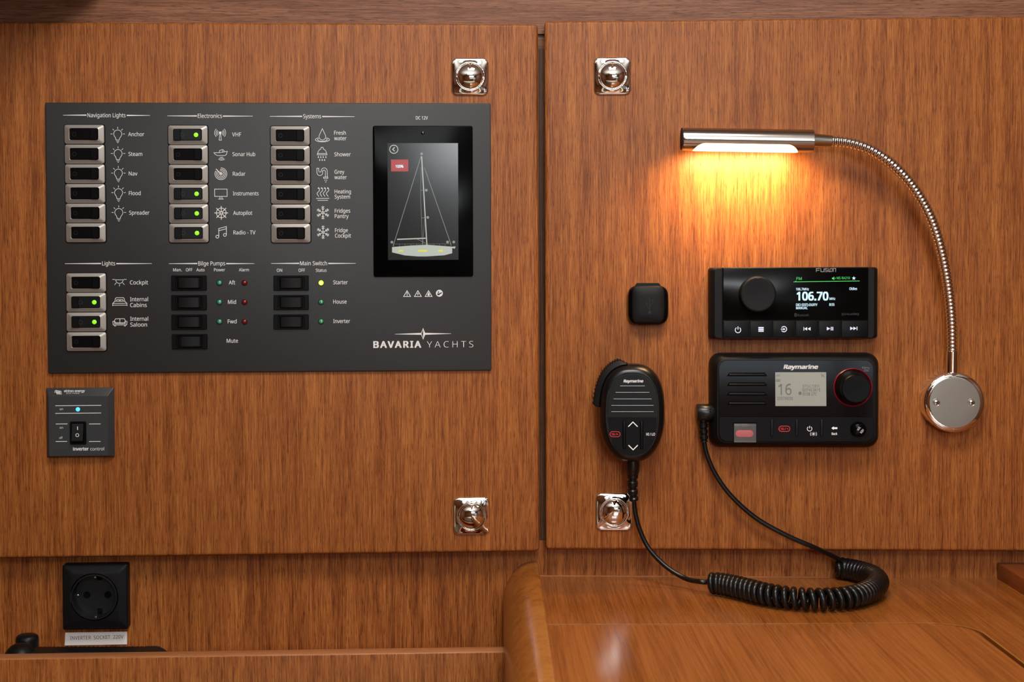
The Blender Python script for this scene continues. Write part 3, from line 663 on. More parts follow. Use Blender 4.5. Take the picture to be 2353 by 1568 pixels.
for px, py in ((200.1, 1367.5), (247.8, 1367)):
    X, Z = t.q(px, py, -0.001); bm = bmesh.new()
    loft(bm, [(circ(7.8*S, 5), 0), (circ(7.8*S, 5), -0.0006), (circ(6.6*S, 5), -0.0006), (circ(6.4*S, 5), 0)], loop=True); loft(bm, [(circ(6.6*S, 5), -0.0001), (circ(6.6*S, 5), -0.0002)])
    finish(bm, 'pin_hole', 'groove', ins, loc=(X, -0.0010, Z))
for sg in (1, -1):
    bm = bmesh.new(); box(bm, -0.0012, 0.0012, -0.006, 0.006, -0.0018, 0.0002, 0.0003)
    c = finish(bm, 'earth_clip', 'screw', ins, loc=(wx+0.0008, -0.0065, wz+sg*(R-0.0030)))
    bm = bmesh.new(); box(bm, -0.0025, 0.0025, 0.0052, 0.006, -0.003, 0.003, 0.0003); finish(bm, 'clip_slot', 'groove', ins, loc=(wx+0.003, -0.0068, wz+sg*(R-0.006)))
for sg in (1, -1):
    bm = bmesh.new(); dome(bm, 0, 0, 0.0013, 0, 0.0005, n=3); finish(bm, 'side_screw', 'screw', ins, loc=(wx+sg*(R-0.0042), -0.0010, wz-0.001))
# sticker
t = Thing('printed_label', WF, 220.5, 1468, 0.0, 'white rectangular sticker lettered INVERTER SOCKET 220V under the black socket', 'label')
pts = [t.q(*p, -0.0004) for p in ((150, 1454.3), (291.9, 1452.2), (291.9, 1481.5), (148.6, 1484))]
bm = bmesh.new(); loft(bm, [(pts, 0.0), (pts, -0.0004)]); finish(bm, 'label_strip', 'sticker', t.e, smooth=False)
t.text("INVERTER  SOCKET  220V", 161, 283.5, 1470.4, 8.2, m='ink', y=-0.0004, spacing=1.05, rot=0.012)

# trough board with its lighter top edge
TF = Frame(LF.o - LF.y*0.155, math.radians(2.4))
zt = TF.P(1162, 1496, 0).z; zl = TF.P(2, 1517, 0).z; zt = (zt+zl)/2
bm = bmesh.new(); x0 = -0.66; x1 = TF.P(1169, 1500, 0).x
box(bm, x0, x1, 0.0, 0.0185, -0.72, zt, 0.0015)
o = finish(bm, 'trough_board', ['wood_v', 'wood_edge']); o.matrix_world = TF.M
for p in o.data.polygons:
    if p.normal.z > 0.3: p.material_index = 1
tag(o, 'upright wooden board with pale top edge closing the trough, bottom left', 'board')
zs = zt-0.05
bm = bmesh.new(); box(bm, x0, x1, 0.0185, 0.1765, zs-0.012, zs); o = finish(bm, 'trough_shelf', 'wood_v'); o.matrix_world = TF.M
tag(o, 'hidden wooden shelf at the bottom of the trough behind the board', 'shelf')
# black winch handle in the trough
t = Thing('winch_handle', TF, 190, 1510, -0.085, 'black handle with round knob and ribbed grip lying in the trough, bottom left', 'handle')
base = zs-t.c.z
def wpt(px, py, y=0): return t.q(px, py, y)
kx, kz = wpt(63, 1457.5, 0.035); cx_, cz_ = wpt(46, 1480, 0)
bm = bmesh.new()
rg = []
for i in range(11):
    a = i/10; zz = base + (cz_-base)*math.sin(a*PI/2); rx = 0.0215*math.cos(a*PI/2*0.93)+0.0003
    rg.append((rx, zz))
def zlathe(bm, prof, cx, cy, n=24, ex=1.0):
    vs_ = [[bm.verts.new((cx+r*ex*math.cos(2*PI*k/n), cy+r*math.sin(2*PI*k/n), z)) for k in range(n)] for r, z in prof]
    for a, b in zip(vs_[:-1], vs_[1:]):
        for k in range(n): bm.faces.new((a[k], a[(k+1) % n], b[(k+1) % n], b[k]))
    bm.faces.new(list(reversed(vs_[0]))); bm.faces.new(vs_[-1])
zlathe(bm, rg, cx_, 0.0, ex=1.0)
finish(bm, 'hub', 'black', t.e, angle=60)
bm = bmesh.new(); r_ = 0.0112
zlathe(bm, [(r_, base), (r_, kz-0.005), (r_*0.93, kz-0.002), (r_*0.75, kz-0.0005), (r_*0.4, kz)], kx, 0.034, n=24); finish(bm, 'knob', 'black', t.e, angle=50)
bm = bmesh.new(); ax, az = wpt(80, 1489.5, 0.01); bx, bz = wpt(383, 1493, 0.01)
prof = []
n = 60
for i in range(n+1):
    u = i/n; x = ax+(bx-ax)*u; h = az + (wpt(330, 1488.5, 0.01)[1]-az)*min(1, u*1.2)
    if u > 0.9: h -= 0.006*((u-0.9)/0.1)**2
    if i % 2: h -= 0.0006 if u < 0.85 else 0
    prof.append((x, h))
rows = []
for x, h in prof: rows.append([bm.verts.new((x, y, z)) for y, z in ((-0.008, base), (-0.008, h-0.003), (-0.005, h), (0.015, h), (0.018, h-0.003), (0.018, base))])
for a, b in zip(rows[:-1], rows[1:]):
    for k in range(6): bm.faces.new((a[k], a[(k+1) % 6], b[(k+1) % 6], b[k]))
bm.faces.new(rows[0]); bm.faces.new(list(reversed(rows[-1]))); finish(bm, 'ribbed_grip', 'black', t.e)

# ================================================================ DESK, LID, FIDDLE, CLEAT
deskz = (RF.M @ RF.P(1700, 1326, -WALL)).z
lid_b = hitz(1750, 1434.5, deskz).y; sl = hitz(2250, 1453, deskz).x; LW0 = hitz(1400, 1434, deskz).x
fx1 = hitz(1237, 1326, deskz).x
yback = RF.W(1700, 1326, -WALL).y+0.012
TH = 0.018; lx0, lx1, ly0, ly1, lr, gp = -0.6, sl-0.002, -1.25, lid_b, 0.035, 0.0045
# desk surround: outer rectangle minus the rounded lid opening
bm = bmesh.new()
ox0, ox1 = fx1-0.003, 0.75
def corner_pts(x1, y1, r, n=12): return [(x1-r+r*math.cos(a), y1-r+r*math.sin(a)) for a in [i/n*PI/2 for i in range(n+1)]]
inner = [(lx1+gp, -1.0)] + corner_pts(lx1+gp, ly1+0.0009, lr+gp) + [(ox0, ly1+0.0009)]
outer = [(ox1, -1.0)] + [(ox1, ly1-0.03+0.07*i/12) for i in range(7)] + [(ox1 - (ox1-0.3)*(i/6), yback) for i in range(7)]
outer = [(ox1, -1.0)]+[(ox1, ly1-0.03 + i*0.01) for i in range(6)]+[(ox1, yback)]+[(ox1-0.12*i, yback) for i in range(1, 7)]+[(ox0, yback)]
inner = inner[:]
while len(outer) < len(inner): outer.insert(-1, ((outer[-2][0]+outer[-1][0])/2, yback))
top = [(bm.verts.new((*p, 0)), bm.verts.new((*q, 0))) for p, q in zip(inner, outer)]
bot = [(bm.verts.new((*p, -TH)), bm.verts.new((*q, -TH))) for p, q in zip(inner, outer)]
for i in range(len(top)-1):
    bm.faces.new((top[i][0], top[i][1], top[i+1][1], top[i+1][0])); bm.faces.new((bot[i][0], bot[i+1][0], bot[i+1][1], bot[i][1]))
    bm.faces.new((top[i][0], top[i+1][0], bot[i+1][0], bot[i][0])); bm.faces.new((top[i][1], bot[i][1], bot[i+1][1], top[i+1][1]))
tb = Thing('chart_table', RF, 1750, 1326, -WALL, 'glossy wooden chart table top with depth-running grain under the right door', 'table')
tb.e.matrix_world = Matrix.Translation((0, 0, deskz))
finish(bm, 'surround', 'wood_desk', tb.e, smooth=False)
bm = bmesh.new()
lp = [(lx1, -1.0)] + corner_pts(lx1, ly1, lr) + [(ox0, ly1), (ox0, -1.0)]
a = [bm.verts.new((*p, -0.0004)) for p in lp]; b = [bm.verts.new((*p, -TH)) for p in lp]
bm.faces.new(a); bm.faces.new(list(reversed(b)))
for i in range(len(a)): j = (i+1) % len(a); bm.faces.new((a[i], a[j], b[j], b[i]))
lid = finish(bm, 'lid', 'wood_lid', tb.e, smooth=False)
bm = bmesh.new()   # sheen of the lid edge, painted as a thin pale strip round the opening
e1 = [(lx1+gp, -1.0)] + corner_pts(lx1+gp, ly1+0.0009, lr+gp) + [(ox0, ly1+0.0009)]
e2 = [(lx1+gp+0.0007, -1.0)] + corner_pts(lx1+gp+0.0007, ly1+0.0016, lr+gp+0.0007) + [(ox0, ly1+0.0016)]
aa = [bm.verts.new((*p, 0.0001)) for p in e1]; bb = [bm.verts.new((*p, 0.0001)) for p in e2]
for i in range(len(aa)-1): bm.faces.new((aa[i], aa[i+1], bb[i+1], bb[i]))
finish(bm, 'sheen_strip', 'edge_sheen', tb.e, smooth=False)
bm = bmesh.new(); box(bm, ox0, ox1, -1.0, yback, -TH-0.012, -TH-0.002); finish(bm, 'frame_board', 'wood_dark', tb.e)
# thin pale strip painted in for the highlight on the table's back edge
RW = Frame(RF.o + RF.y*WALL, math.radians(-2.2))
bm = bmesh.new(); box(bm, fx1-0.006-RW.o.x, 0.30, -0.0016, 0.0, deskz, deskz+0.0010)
o = finish(bm, 'back_edge_highlight', 'wood_edge'); o.matrix_world = RW.M; o['kind'] = 'structure'
# cleat at the right
p0 = hitz(2287, 1327, deskz)
bm = bmesh.new(); box(bm, 0, 0.2, -0.30, 0.0, 0, 0.0165, 0.0008)
o = finish(bm, 'cleat', 'wood_cleat'); o.location = (p0.x, RF.W(2350, 1320, -WALL).y-0.001, deskz); o.rotation_euler = (0, 0, math.radians(0))
tag(o, 'low reddish wooden cleat standing on the table at the right edge', 'cleat')
# fiddle (rounded divider) running towards the camera along the table's left edge
yb0 = RF.W(1235, 1320, -WALL).y-0.001
q1 = ray(1224, 1290); dist = yb0-CAMY
def at_y(px, py, y):
    o, d = ray(px, py); tt = (y-o.y)/d.y; return o+d*tt
tr = at_y(1226, 1289, yb0); le = at_y(1156, 1385, yb0); br = at_y(1239, 1326, yb0)
prof = []
xr, xl, zt2, zm = br.x-0.001, le.x, tr.z, le.z
prof.append((xr, -0.62)); prof.append((xr, zt2-0.004)); prof.append((xr-0.0008, zt2-0.0012)); prof.append((xr-0.0026, zt2))
for i in range(1, 15):
    a = i/14*PI/2; prof.append((xl+(xr-0.0026-xl)*(1-math.sin(a)), zt2-(zt2-zm)*(1-math.cos(a))))
prof.append((xl, -0.62))
fd = bpy.data.objects.new('fiddle_rail', None); C.objects.link(fd); fd.location = (xr, yb0, deskz)
tag(fd, 'thick rounded solid-wood divider between the trough and the chart table', 'rail')
ysplit = hitz(1240, 1391, deskz+0.017).y
for ya, yb_, mm in ((yb0, ysplit+0.0002, 'wood_rail'), (ysplit-0.0002, -1.0, 'wood_rail')):
    bm = bmesh.new()
    A = [bm.verts.new((x-xr, ya-yb0, z-deskz)) for x, z in prof]; B = [bm.verts.new((x-xr, yb_-yb0, z-deskz)) for x, z in prof]
    for i in range(len(prof)):
        j = (i+1) % len(prof); bm.faces.new((A[i], A[j], B[j], B[i]))
    bm.faces.new(A); bm.faces.new(list(reversed(B)))
    finish(bm, 'rail_section', mm, fd, angle=40)

k0 = 2
capp = [(x-xr+0.00015, z-deskz+0.0002) for x, z in prof[1:7]]
bm = bmesh.new()
A = [bm.verts.new((x, ysplit-yb0, z)) for x, z in capp]; B = [bm.verts.new((x, -1.0-yb0, z)) for x, z in capp]
for i in range(len(capp)-1): bm.faces.new((A[i], A[i+1], B[i+1], B[i]))
A2 = [bm.verts.new((x-0.0004, ysplit-yb0, z-0.0006)) for x, z in capp]
for i in range(len(capp)-1): bm.faces.new((A2[i], A2[i+1], A[i+1], A[i]))
tag(finish(bm, 'top_lamination', 'wood_rail2', fd, angle=50), 'lighter lamination on the table side')

# ================================================================ READING LAMP
OFFL = 0.045
t = Thing('reading_lamp', RF, 2187, 922, 0, 'chrome gooseneck reading lamp, lit, with tubular head and round wall base', 'lamp')
X, Z = t.q(2185, 922.5, -0.004)
bm = bmesh.new(); R = 70*S
loft(bm, [(circ(R, 12), 0), (circ(R*1.0, 12), -0.002), (circ(R*0.985, 12), -0.011), (circ(R*0.975, 12), -0.0145), (circ(R*0.955, 12), -0.0168), (circ(R*0.92, 12), -0.01785), (circ(R*0.8, 12), -0.01800), (circ(R*0.5, 12), -0.01808), (circ(R*0.06, 12), -0.0181)])
bs = finish(bm, 'wall_base', 'chrome', t.e, angle=50, loc=(X, 0, Z))
for px in (2152.5, 2233.3):
    sx, sz = t.q(px, 925.8, -0.018); sx -= X; sz -= Z
    bm = bmesh.new(); loft(bm, [(circ(9.5*S, 6), 0), (circ(9.3*S, 6), -0.0007), (circ(7.6*S, 6), -0.0007), (circ(7.0*S, 6), 0)], loop=True)
    finish(bm, 'screw_collar', 'chrome', bs, loc=(sx, -0.0180, sz))
    bm = bmesh.new(); dome(bm, 0, 0, 6.8*S, 0, 0.0007, n=4)
    sc = finish(bm, 'screw', 'screw', bs, loc=(sx, -0.0180, sz))
    bm = bmesh.new(); box(bm, -3.6*S, 3.6*S, -0.00090, -0.0005, -0.6*S, 0.6*S); box(bm, -0.6*S, 0.6*S, -0.00090, -0.0005, -3.6*S, 3.6*S)
    for v in bm.verts: v.co = Matrix.Rotation(0.5, 3, 'Y') @ v.co
    finish(bm, 'screw_slot', 'groove', bs, loc=(sx, -0.0180, sz))
def tp(px, py, off):
    x, z = t.q(px, py, -off); return Vector((x, -off, z))
ctrl = [tp(1905, 324, .030), tp(1950, 328, .032), (tp(2003, 346, .034)), tp(2058, 385, .036), tp(2103, 437, .035), tp(2138, 500, .033), tp(2161, 570, .030), tp(2177, 650, .024), tp(2186, 730, .018), tp(2188, 808, .012)]
pts = resample(catmull(ctrl, 14), 0.00052)
rad = [0.0057-0.0006*i/len(pts)+0.00042*math.cos(2*PI*i/7.6) for i in range(len(pts))]
bm = bmesh.new(); sweep(bm, pts, rad, 14); finish(bm, 'gooseneck', 'chrome', t.e, angle=80)
bm = bmesh.new(); p1 = [tp(2188, 806, .012), tp(2187.6, 828, .0105), tp(2187, 862, .009)]; sweep(bm, p1, [0.0058, 0.0060, 0.0062], 20); finish(bm, 'lower_collar', 'chrome', t.e)
bm = bmesh.new(); p1 = [tp(1862, 322.5, .030), tp(1866, 322.6, .030), tp(1912, 324.5, .030)]; sweep(bm, p1, [0.0072, 0.0070, 0.0059], 20); finish(bm, 'upper_collar', 'lampmetal', t.e)
# head
hA, hB = tp(1566.5, 319.5, .031), tp(1868, 324.5, .030)
ax = (hB-hA).normalized(); Lh = (hB-hA).length; Rh = 0.01155
hd = bpy.data.objects.new('lamp_head', None)
bm = bmesh.new(); n = 48
up = Vector((0, 0, 1)); up = (up-ax*up.dot(ax)).normalized(); dp = ax.cross(up)
A0, A1 = math.radians(158), math.radians(236)   # opening angle range in the lower side (0 = up, 180 = down; dp direction = away/towards)
def ringpt(u, a, r): return hA+ax*u+(up*math.cos(a)+dp*math.sin(a))*r
# which sign of dp faces the wall?
sgn = 1 if dp.y > 0 else -1
us = [0, 0.0006, 0.001, Lh*0.03, Lh*0.085, Lh*0.10, Lh*0.12, Lh*0.15, Lh*0.5, Lh*0.83, Lh*0.855, Lh*0.87, Lh*0.885, Lh*0.93, Lh-0.0005, Lh]
rs = [Rh*0.96, Rh*0.99, Rh]+[Rh]*11+[Rh, Rh*0.96]
grid = [[bm.verts.new(ringpt(u, 2*PI*k/n, r)) for k in range(n)] for u, r in zip(us, rs)]
c_idx = (us[4], us[12])
for i in range(len(us)-1):
    for k in range(n):
        am = 2*PI*(k+0.5)/n
        um = (us[i]+us[i+1])/2
        # arch-ended opening on the underside, turned slightly forwards
        e = 0
        if False:
            ed = min(um-Lh*0.085, Lh*0.885-um)/(Lh*0.065); e = math.sqrt(min(1, ed))
        cen = PI - sgn*math.radians(0); half = math.radians(52)*e
        if e > 0 and abs(am-cen) < half: continue
        j = (k+1) % n; bm.faces.new((grid[i][k], grid[i][j], grid[i+1][j], grid[i+1][k]))
bm.faces.new(grid[0]); bm.faces.new(list(reversed(grid[-1])))
head = finish(bm, 'lamp_head', 'lampmetal', t.e, angle=40)
bm = bmesh.new(); sweep(bm, [hA-ax*0.0008, hA-ax*0.0004, hA+ax*0.0002], [Rh*0.90, Rh*0.97, Rh*0.97], 40)
finish(bm, 'end_cap', 'gap', head)
bm = bmesh.new()   # curved diffuser filling the opening
us2 = [Lh*(0.485-0.40*math.cos(PI*i/60)) for i in range(61)]; rows = []
for u in us2:
    ed = max(0, min(u-Lh*0.085, Lh*0.885-u))/(Lh*0.09); ed = min(1, ed); e = max(0.03, math.sqrt(1-(1-ed)**2)); half = math.radians(66)*e
    rows.append([bm.verts.new(ringpt(u, PI-half+2*half*k/12, Rh*(1.004+0.03*math.sin(PI*k/12)*e))) for k in range(13)])
for a, b in zip(rows[:-1], rows[1:]):
    for k in range(12): bm.faces.new((a[k], a[k+1], b[k+1], b[k]))
tag(finish(bm, 'diffuser', 'tube_led', head), 'glowing warm white diffuser')
l = bpy.data.lights.new('lamp_led', 'AREA'); l.shape = 'RECTANGLE'; l.size = 0.105; l.size_y = 0.012; l.energy = 0.52; l.color = (1.0, 0.66, 0.33); l.spread = math.radians(150)
lo = bpy.data.objects.new('lamp_led', l); C.objects.link(lo); lo.parent = t.e
mid = hA.lerp(hB, 0.485); lo.location = mid+Vector((0, 0.003, -Rh-0.0012)); lo.rotation_euler = (math.radians(26), 0, 0)

# ================================================================ USB SOCKET
t = Thing('usb_socket', RF, 1488, 702, 0, 'small black usb socket with closed rubber cover left of the stereo', 'socket')
def sup(w, h, e, n=40, cx=0, cz=0):
    out = []
    for i in range(n):
        a = 2*PI*i/n; c, s_ = math.cos(a), math.sin(a)
        out.append((cx+w/2*abs(c)**(2/e)*(1 if c >= 0 else -1), cz+h/2*abs(s_)**(2/e)*(1 if s_ >= 0 else -1)))
    return out
cx, cz, w_, h_ = t.rect(1442, 656, 1535.5, 746.5, -0.006)
bm = bmesh.new()
loft(bm, [(sup(w_*0.94, h_*0.95, 4.5), 0), (sup(w_, h_, 4.5), -0.003), (sup(w_, h_, 4.5), -0.009), (sup(w_*0.96, h_*0.97, 4.5), -0.0115), (sup(w_*0.88, h_*0.9, 4.5), -0.0122)])
bd = finish(bm, 'bezel', 'gloss_radio', t.e, angle=40, loc=(cx, 0, cz))
ccx, ccz, cw, ch = t.rect(1452, 656.5, 1526.5, 743.5, -0.015)
bm = bmesh.new()
loft(bm, [(sup(cw, ch, 5.5), -0.010), (sup(cw, ch, 5.5), -0.0140), (sup(cw*0.98, ch*0.98, 5.5), -0.0152), (sup(cw*0.9, ch*0.92, 5), -0.0160), (sup(cw*0.5, ch*0.5, 4), -0.0164), (sup(cw*0.05, ch*0.05, 3), -0.0165)])
cv = finish(bm, 'rubber_cover', 'black_soft', t.e, angle=40, loc=(ccx, 0, ccz))
bm = bmesh.new()
tz = ch/2
pts = [(-29*S, tz-0.001), (-24*S, tz+0.0024), (25*S, tz+0.0024), (30*S, tz-0.001)]
loft(bm, [(pts, -0.002), (pts, -0.0112)]); finish(bm, 'hinge_tab', 'black_soft', cv)
t.strokes(1492.8, 702, [('l', [(0, -18), (0, 14)], 1.8), ('p', circle(0, 16, 3.6)), ('l', [(0, 8), (-6.5, 2), (-7, -5)], 1.4), ('l', [(0, 1), (6.5, -5), (7, -11)], 1.4), ('p', [(-9.5, -6), (-4.5, -6), (-7, -2)]), ('p', [(4.8, -13), (9.2, -13), (9.2, -9), (4.8, -9)])], m='usbm', y=-0.0164, name='trident_mark')

# ================================================================ STEREO
t = Thing('stereo_head_unit', RF, 1824, 695, 0, 'black marine stereo with round dial and lit radio display, directly below the lamp', 'stereo')
YF = -0.020
cx, cz, w_, h_ = t.rect(1630, 615, 2017.5, 778, -0.012)
bm = bmesh.new()
def chain(w, h, r, y): return (rr(w, h, r, 6, cx, cz), y)
loft(bm, [chain(w_, h_, 0.003, 0), chain(w_, h_, 0.003, -0.010), chain(w_-0.004, h_-0.001, 0.003, -0.0145), chain(w_-0.010, h_-0.002, 0.003, -0.0165)])
finish(bm, 'housing', 'black_soft', t.e, angle=25)
cx, cz, w_, h_ = t.rect(1660.5, 614.5, 1996, 778.5, YF)
bm = bmesh.new(); plate(bm, cx, cz, w_, h_, 0.0006, -0.010, YF+0.0012, 0.0006)
finish(bm, 'face', 'black', t.e)
cx, cz, w_, h_ = t.rect(1661.5, 616, 1995, 736, YF)
bm = bmesh.new(); plate(bm, cx, cz, w_, h_, 0.0005, -0.010, YF, 0.0004); finish(bm, 'display_window', 'gloss_radio', t.e)
xs = [1661.5, 1722.4, 1775, 1827.6, 1880.2, 1932.8, 1995]
btn = []
for i in range(6):
    cx, cz, w_, h_ = t.rect(xs[i]+0.7, 737.5, xs[i+1]-0.7, 775.5, YF)
    bm = bmesh.new(); plate(bm, cx, cz, w_, h_, 0.0004, -0.016, YF+0.0002, 0.0006); btn.append(finish(bm, 'key', 'black_sw', t.e))
KY = YF+0.0002
def key(i, cx, cy, items, w=1.6): t.strokes(cx, cy, items, m='key_w', y=KY, w=w, parent=btn[i])
key(0, 1695.8, 758.2, [('l', arc(0, 0.5, 6.2, -55, 235, 20), 1.7), ('l', [(0, -7.5), (0, -0.5)], 1.8)])
key(1, 1748.8, 757.3, [('l', [(-6, y), (6, y)], 2.9) for y in (-3.9, 0, 3.9)])
key(2, 1801.4, 756.7, [('l', arc(0, 0, 6, -150, 150, 20), 1.8), ('l', [(-7, 0), (0, 0)], 1.8), ('p', [(-1, -3.2), (3, 0), (-1, 3.2)])])
key(3, 1854.7, 756, [('l', [(-7.4, -4), (-7.4, 4)], 1.5), ('p', [(0, -4), (0, 4), (-6.4, 0)]), ('p', [(7.6, -4), (7.6, 4), (1, 0)])])
key(4, 1907.3, 755.6, [('p', [(-7.2, -4), (0.6, 0), (-7.2, 4)]), ('l', [(2.6, -4), (2.6, 4)], 2), ('l', [(6.2, -4), (6.2, 4)], 2)])
key(5, 1961.8, 755, [('p', [(-8, -4), (-1, 0), (-8, 4)]), ('p', [(-1, -4), (6, 0), (-1, 4)]), ('l', [(7.2, -4), (7.2, 4)], 1.6)])
X, Z = t.q(1740.6, 676.5, YF-0.004); bm = bmesh.new(); R = 41*S
loft(bm, [(circ(R, 10), YF), (circ(R, 10), YF-0.001), (circ(R*0.985, 10), YF-0.0075), (circ(R*0.965, 10), YF-0.0093), (circ(R*0.92, 10), YF-0.0100), (circ(R*0.86, 10), YF-0.0100), (circ(R*0.4, 10), YF-0.0094), (circ(R*0.05, 10), YF-0.0093)])
tag(finish(bm, 'dial', 'black_soft', t.e, angle=60, loc=(X, 0, Z)), 'round matt black volume dial')
def rt(s_, x0, x1, b, c, m='oled_w', bold=0.0, **k): t.text(s_, x0, x1, b, c, m=m, y=YF, bold=bold, **k)
t.strokes(1898, 621, [('l', [(-21.5, 4), (-21.5, -3.6), (-13.5, -3.6)], 1.5), ('l', [(-21.5, 0.4), (-14.5, 0.4)], 1.4), ('l', [(-11.5, -4), (-11.5, 3.4), (-4.5, 3.4), (-4.5, -4)], 1.5),
    ('l', [(3.6, -3.6), (-2, -3.6), (-2, -0.1), (3.2, -0.1), (3.2, 3.4), (-2.6, 3.4)], 1.4), ('l', [(5.8, -4), (5.8, 3.4), (9, 3.4)], 1.4), ('c', [(8.6, 3.4), (9.6, -3.4), (14.4, -3.4), (13.4, 3.4)], 1.3), ('l', [(16.4, 4), (16.4, -3.6), (21.6, -3.6), (21.6, 4)], 1.5)], m='greyp', y=YF, name='lettering')
rt("FM", 1830, 1842.3, 643.7, 6.4, 'oled_g'); rt("M5 RA210".replace('M5', 'MS'), 1922.8, 1953, 642, 5.6, 'oled_g')
t.strokes(1899, 647, [('l', [(-73.7, 0.8), (74, -0.8)], 1.3), ('p', [(-70.5, 0.3), (-68.5, -1.7), (-66.5, 0.3)])], m='oled_g', y=YF, name='tuning_line')
t.strokes(1915.6, 640, [('p', [(-3.6, -1.6), (-1.5, -1.6), (1.2, -4), (1.2, 4), (-1.5, 1.6), (-3.6, 1.6)]), ('l', [(3.4, -1.5), (3.4, 1.5)], 1)], m='oled_g', y=YF, name='speaker_symbol')
t.strokes(1962, 639.7, [('p', [((4.6 if k % 2 == 0 else 2.0)*math.sin(k*PI/5), -(4.6 if k % 2 == 0 else 2.0)*math.cos(k*PI/5)) for k in range(10)])], m='oled_w', y=YF, name='star_symbol')
rt("106.7MHz", 1828.9, 1858.6, 667.6, 5.6, bold=0.02); rt("Oldies", 1951.5, 1969.5, 666.6, 5.6, bold=0.02)
rt("106.70", 1830.4, 1903.7, 690.3, 18.3, bold=0.035); rt("MHz", 1906, 1919.4, 689.4, 5.4, bold=0.02)
rt("DIO EDIT)-DUFFY", 1829, 1878.3, 703.7, 5.6, bold=0.025); rt("8:55", 1905.4, 1917.5, 703, 5.6, bold=0.025); rt("MANUAL", 1829, 1855.7, 710.8, 5.6, bold=0.025)
rt("Bluetooth", 1832.3, 1858.6, 727.3, 5.4, 'dimp'); rt("((SiriusXM))", 1934, 1973.5, 724.4, 4.6, 'dimp', bold=0.01)
t.strokes(1828, 724, [('c', circle(0, 0, 2.6, 16, 4), 0.8), ('l', [(-1.4, -1.5), (1.4, 1.3), (0, 2.7), (0, -2.7), (1.4, -1.3), (-1.4, 1.5)], 0.6)], m='dimp', y=YF, name='round_mark')

# ================================================================ VHF RADIO
t = Thing('vhf_radio', RF, 1823, 919, 0, 'black marine vhf radio with grey display and red-ringed knob below the stereo', 'radio', extra=None)
cx, cz, w_, h_ = t.rect(1629.5, 811, 2016, 1027, -0.004)
bm = bmesh.new()
i_x, i_z, iw, ih = t.rect(1646, 823.5, 2014.5, 1020, -0.022)
mix = lambda tt: (rr(w_+(iw-w_)*tt, h_+(ih-h_)*tt, (26-3*tt)*S, 8, cx+(i_x-cx)*tt, cz+(i_z-cz)*tt))
loft(bm, [(mix(0), 0), (mix(0), -0.006), (mix(0.08), -0.010), (mix(0.35), -0.015), (mix(0.75), -0.0185), (mix(1.0), -0.0200)])
finish(bm, 'housing', 'black_soft', t.e, angle=30)
bm = bmesh.new(); plate(bm, i_x, i_z, iw, ih, 22*S, -0.018, -0.0232, 0.0012, k=8); finish(bm, 'bezel_ring', 'black_soft', t.e)
# face plate leans back by a few degrees
tilt = Matrix.Translation((0, -0.0225, 0)) @ Matrix.Rotation(math.radians(-0.0), 4, 'X')
FY = -0.0268
cx, cz, w_, h_ = t.rect(1652.5, 829, 2007.5, 1015, FY)
zsp = t.q(1800, 958.8, FY)[1]
bm = bmesh.new()
o10 = rr(w_, h_, 18*S, 8, cx, cz)
up_ = [(x, max(z, zsp+0.0001)) for x, z in o10]; lo_ = [(x, min(z, zsp-0.0001)) for x, z in o10]
loft(bm, [(lo_, -0.020), (lo_, FY+0.0003), ([(cx+(x-cx)*0.997, z if z > zsp-0.0002 else cz+(z-cz)*0.995) for x, z in lo_], FY)])
kp = finish(bm, 'keypad', 'black_sw', t.e)
bm = bmesh.new()
# upper lens: very slightly curved front, leaning back
rg = []
for x, z in up_: pass
loft(bm, [(up_, -0.020), (up_, FY+0.0003), ([(cx+(x-cx)*0.997, z if z < zsp+0.0002 else cz+(z-cz)*0.995) for x, z in up_], FY)])
# lean the lens so that its face looks a little upwards
for v in bm.verts:
    if v.co.y < FY+0.001: v.co.y += (v.co.z-zsp)*0.05
lens = finish(bm, 'lens', 'gloss_vhf', t.e, angle=20)
def ly(py): return FY+(t.q(1800, py, FY)[1]-zsp)*0.05
for py in (860.9, 883.3, 905.3, 926.8):
    y = ly(py); X, Z = t.q(1716.4, py, y)
    bm = bmesh.new(); hw, hh = 46*S, 4.6*S
    pts = [(-hw, -hh), (-hw*0.93, 0), (-hw*0.86, hh*0.9), (hw*0.86, hh*0.9), (hw*0.93, 0), (hw, -hh)]
    loft(bm, [(pts, 0.0002), (pts, -0.0001)]); sl_ = finish(bm, 'speaker_slot', 'groove', t.e, loc=(X, y, Z), smooth=False)
    bm = bmesh.new(); sweep(bm, [(-hw*0.86, -0.0001, -0.0002), (hw*0.86, -0.0001, -0.0002)], 2.4*S, 10); finish(bm, 'louvre', 'black_soft', sl_)
cx, cz, w_, h_ = t.rect(1781.5, 856, 1898.6, 933.4, ly(895))
bm = bmesh.new(); pts = rr(w_, h_, 0.0003, 2, cx, cz)
loft(bm, [(pts, 0), (pts, -0.00012)])
for v in bm.verts: v.co.y += FY+(v.co.z-zsp)*0.05
lcd = finish(bm, 'display', 'lcd', t.e, smooth=False)
def vt(s_, x0, x1, b, c, m='lcd_t', **k):
    y = ly(b-c/2); t.text(s_, x0, x1, b, c, m=m, y=y-0.00035, parent=k.pop('parent', lcd), **k)
vt("16", 1788.8, 1818.7, 907.9, 25, bold=0.0); vt("DISTRESS", 1786.4, 1822, 919.2, 6.6)
vt("37°54.738'N", 1843.7, 1882.6, 891, 6.4, 'lcd_t2'); vt("023°42.341'E", 1843.7, 1885, 899.5, 6.4); vt("05:58 UTC", 1843.7, 1877, 908.9, 6.6)
vt("25W", 1783.5, 1793, 865, 4, 'lcd_t2')
t.strokes(1788, 874.5, [('p', [(-5, -2.5), (5, -2.5), (5, 2.5), (-5, 2.5)])], m='lcd_t2', y=ly(874)-0.0004, parent=lcd, name='status_block')
